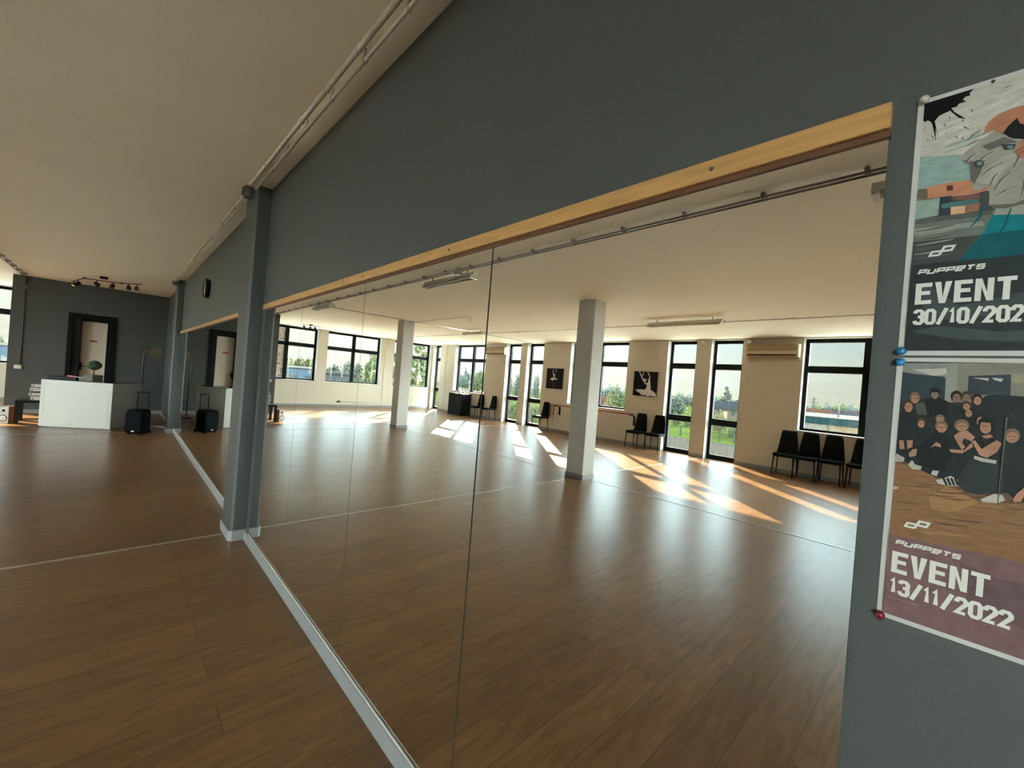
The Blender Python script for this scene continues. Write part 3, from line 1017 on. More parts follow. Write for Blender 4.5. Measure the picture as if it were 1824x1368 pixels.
chairs = [(2.355, 9.49, -2, 'black upholstered chair under the near window, next to the air conditioner'),
          (1.985, 9.51, 1, 'black upholstered chair under the near window, second of the close row of three'),
          (1.585, 9.525, -1, 'black upholstered chair under the near window, third of the close row of three'),
          (1.12, 9.525, 2, 'black upholstered chair standing a gap apart, half hidden by the mirror edge'),
          (5.84, 9.45, 3, 'black upholstered chair at the end of the wooden barre, under the tutu picture'),
          (5.32, 9.51, -4, 'black upholstered chair touching the glazed door right of the barre'),
          (9.43, 9.51, 6, 'black upholstered chair at the other end of the barre with sun on its seat'),
          (12.08, 9.47, 4, 'black upholstered chair under the far air conditioner'),
          (12.86, 9.50, 2, 'black upholstered chair beside the black cabinet under the far window')]
for i, (x, y, a, lb) in enumerate(chairs):
    o = proto if i == 0 else copy_tree(proto)
    o.location = (x, y, 0)
    o.rotation_euler = (0, 0, R(a))
    o['label'] = lb

t = thing('cabinet', 'black two-door cabinet under the far window, holding papers and a white jug', 'cabinet', (13.55, 9.27, 0))
MB().box(0, .92, .02, .48, 0, .86).build('body', 'cabinet_black', t, bevel=.003)
for a in (.005, .465):
    d = MB().box(a, a+.45, 0, .02, .02, .85).build('door', 'cabinet_black', t, bevel=.003)
    hx = a+.41 if a < .1 else a+.04
    MB().tube([(hx, -.012, .42), (hx, -.012, .54)], .005).build('handle', 'black_metal', d)
MB().box(-.01, .93, -.01, .49, .861, .885).build('cabinet_top', 'cabinet_black', t, bevel=.003)
t = thing('jug', 'white jug standing on the black cabinet', 'jug', (13.98, 9.45, .886))
MB().lathe([(.001, 0), (.055, 0), (.075, .04), (.078, .09), (.06, .15), (.045, .19), (.052, .225), (.046, .225), (.04, .19), (.001, .18)], 20).build('jug_body', 'box_white', t)
MB().tube([(.045, 0, .20), (.09, 0, .20), (.11, 0, .15), (.10, 0, .09), (.072, 0, .07)], .008).build('handle', 'box_white', t)
for x, y, a, lb in ((14.25, 9.42, 12, 'sheet of paper on the black cabinet, left of the jug in the mirror'), (13.72, 9.40, -9, 'sheet of paper on the black cabinet, right of the jug in the mirror')):
    o = MB().box(-.105, .105, -.148, .148, 0, .006).build('paper_sheet', 'paper')
    o.location = (x, y, .8865)
    o.rotation_euler = (0, 0, R(a))
    tag(o, lb, 'paper')
t = thing('candle', 'small orange candle beside the jug on the black cabinet', 'candle', (13.86, 9.56, .886))
MB().lathe([(.001, 0), (.03, 0), (.03, .06), (.001, .06)], 14).build('candle_body', 'barre_wood', t)
MB().tube([(0, 0, .06), (0, 0, .072)], .002).build('wick', 'black_metal', t)

# wooden barre with metal brackets
t = thing('ballet_barre', 'reddish wooden ballet barre on black brackets along the window wall', 'barre', (6.0, 9.56, .885))
MB().tube([(0, 0, 0), (3.1, 0, 0)], .021, 14).build('bar', 'barre_wood', t)
for x in (.12, 2.86):
    g = MB()
    g.tube([(x, 0, -.03), (x, .10, -.035), (x, .18, -.06), (x, .21, -.12), (x, .21, -.30)], .014, 10)
    g.box(x-.03, x+.03, -.02, .02, -.035, -.018)
    g.box(x-.03, x+.03, .22, .24, -.32, -.06)
    g.build('bracket', 'black_metal', t)
t = thing('strap', 'black strap with brass buckle hanging from the ballet barre', 'strap', (8.96, 9.60, .885))
MB().box(-.015, .015, 0, .006, -.33, .02).build('band', 'black_fabric', t)
MB().box(-.012, .012, 0, .005, -.52, -.33).build('tail', 'brass', t)
MB().lathe([(.026, -.004), (.026, .004), (.014, .004)], 14, (0, .003, -.535), (0, 1, 0)).build('buckle', 'brass', t)

# air conditioners
def aircon(x0, x1, label):
    L = x1-x0
    t = thing('air_conditioner', label, 'air conditioner', (x0, YW, 2.53), 0, 'wall air conditioners')
    prof = [(0, 0), (-.16, 0), (-.19, .03), (-.20, .10), (-.195, .24), (-.17, .28), (0, .285)]
    g = MB()
    g.prism([(.04, y, z) for y, z in prof], (L-.08, 0, 0))
    g.build('body', 'ac_panel', t, bevel=.004)
    for x in (0, L-.04):
        MB().prism([(x, y*1.04, z) for y, z in prof], (.04, 0, 0)).build('end_cap', 'ac_plastic', t, bevel=.008)
    MB().box(.04, L-.04, -.207, -.19, .055, .12).build('front_lip', 'ac_plastic', t, bevel=.004)
    MB().box(.06, L-.06, -.206, -.18, .028, .05).build('air_slot', 'black_frame', t)
    MB().box(.10, L-.10, -.203, -.192, .034, .038).build('louvre', 'ac_plastic', t)
aircon(2.29, 3.34, 'cream wall air conditioner between the near glazed doors and the near window')
aircon(11.58, 12.72, 'cream wall air conditioner between the far glazed doors and the far window')

# plugs and thin trunking on the far walls
t = thing('wall_socket', 'small double socket low on the far window wall with a thin cable duct', 'socket', (XE, 5.62, .2))
MB().box(-.03, 0, -.06, .06, -.03, .03).build('socket_box', 'grey_cladding', t, bevel=.004)
MB().tube([(-.008, .06, 0), (-.008, 1.82, 0), (-.008, 1.84, .02), (-.008, 1.84, 2.75)], .008).build('cable_duct', 'white_plastic', t)
t = thing('cable_duct', 'thin cream cable duct rising beside the far window at the corner', 'duct', (15.62, YW-.004, .2))
MB().tube([(-.62, -.008, 0), (-.02, -.008, 0), (0, -.008, .02), (0, -.008, 2.74)], .008).build('duct', 'white_plastic', t)
# printed film stuck on the far window beside the grey wall
t = thing('window_film', 'pale printed film with dark scribbles stuck on the far window', 'film', (XE+.222, 3.47, 0))
for z0, z1 in ((1.03, 2.21), (2.385, 2.86)):
    MB().box(0, .003, -.15, .15, z0, z1).build('film_sheet', 'film', t)
g = MB()
for i in range(90):
    z = random.choice([random.gauss(1.85, .13), random.gauss(1.55, .06), random.gauss(1.3, .05), random.gauss(1.12, .03), random.gauss(2.6, .1)])
    if not (1.06 < z < 2.18 or 2.42 < z < 2.82):
        continue
    y, w_, a = random.uniform(-.11, .11), random.uniform(.008, .03), random.uniform(0, pi)
    g.add([(-.001, y+w_*cos(a+q)*random.uniform(.5, 1), z+w_*sin(a+q)*random.uniform(.5, 1)) for q in (0, 1.2, 2.4, 3.7, 5.0)], [(0, 1, 2, 3, 4)])
g.build('printing', 'film_ink', t)

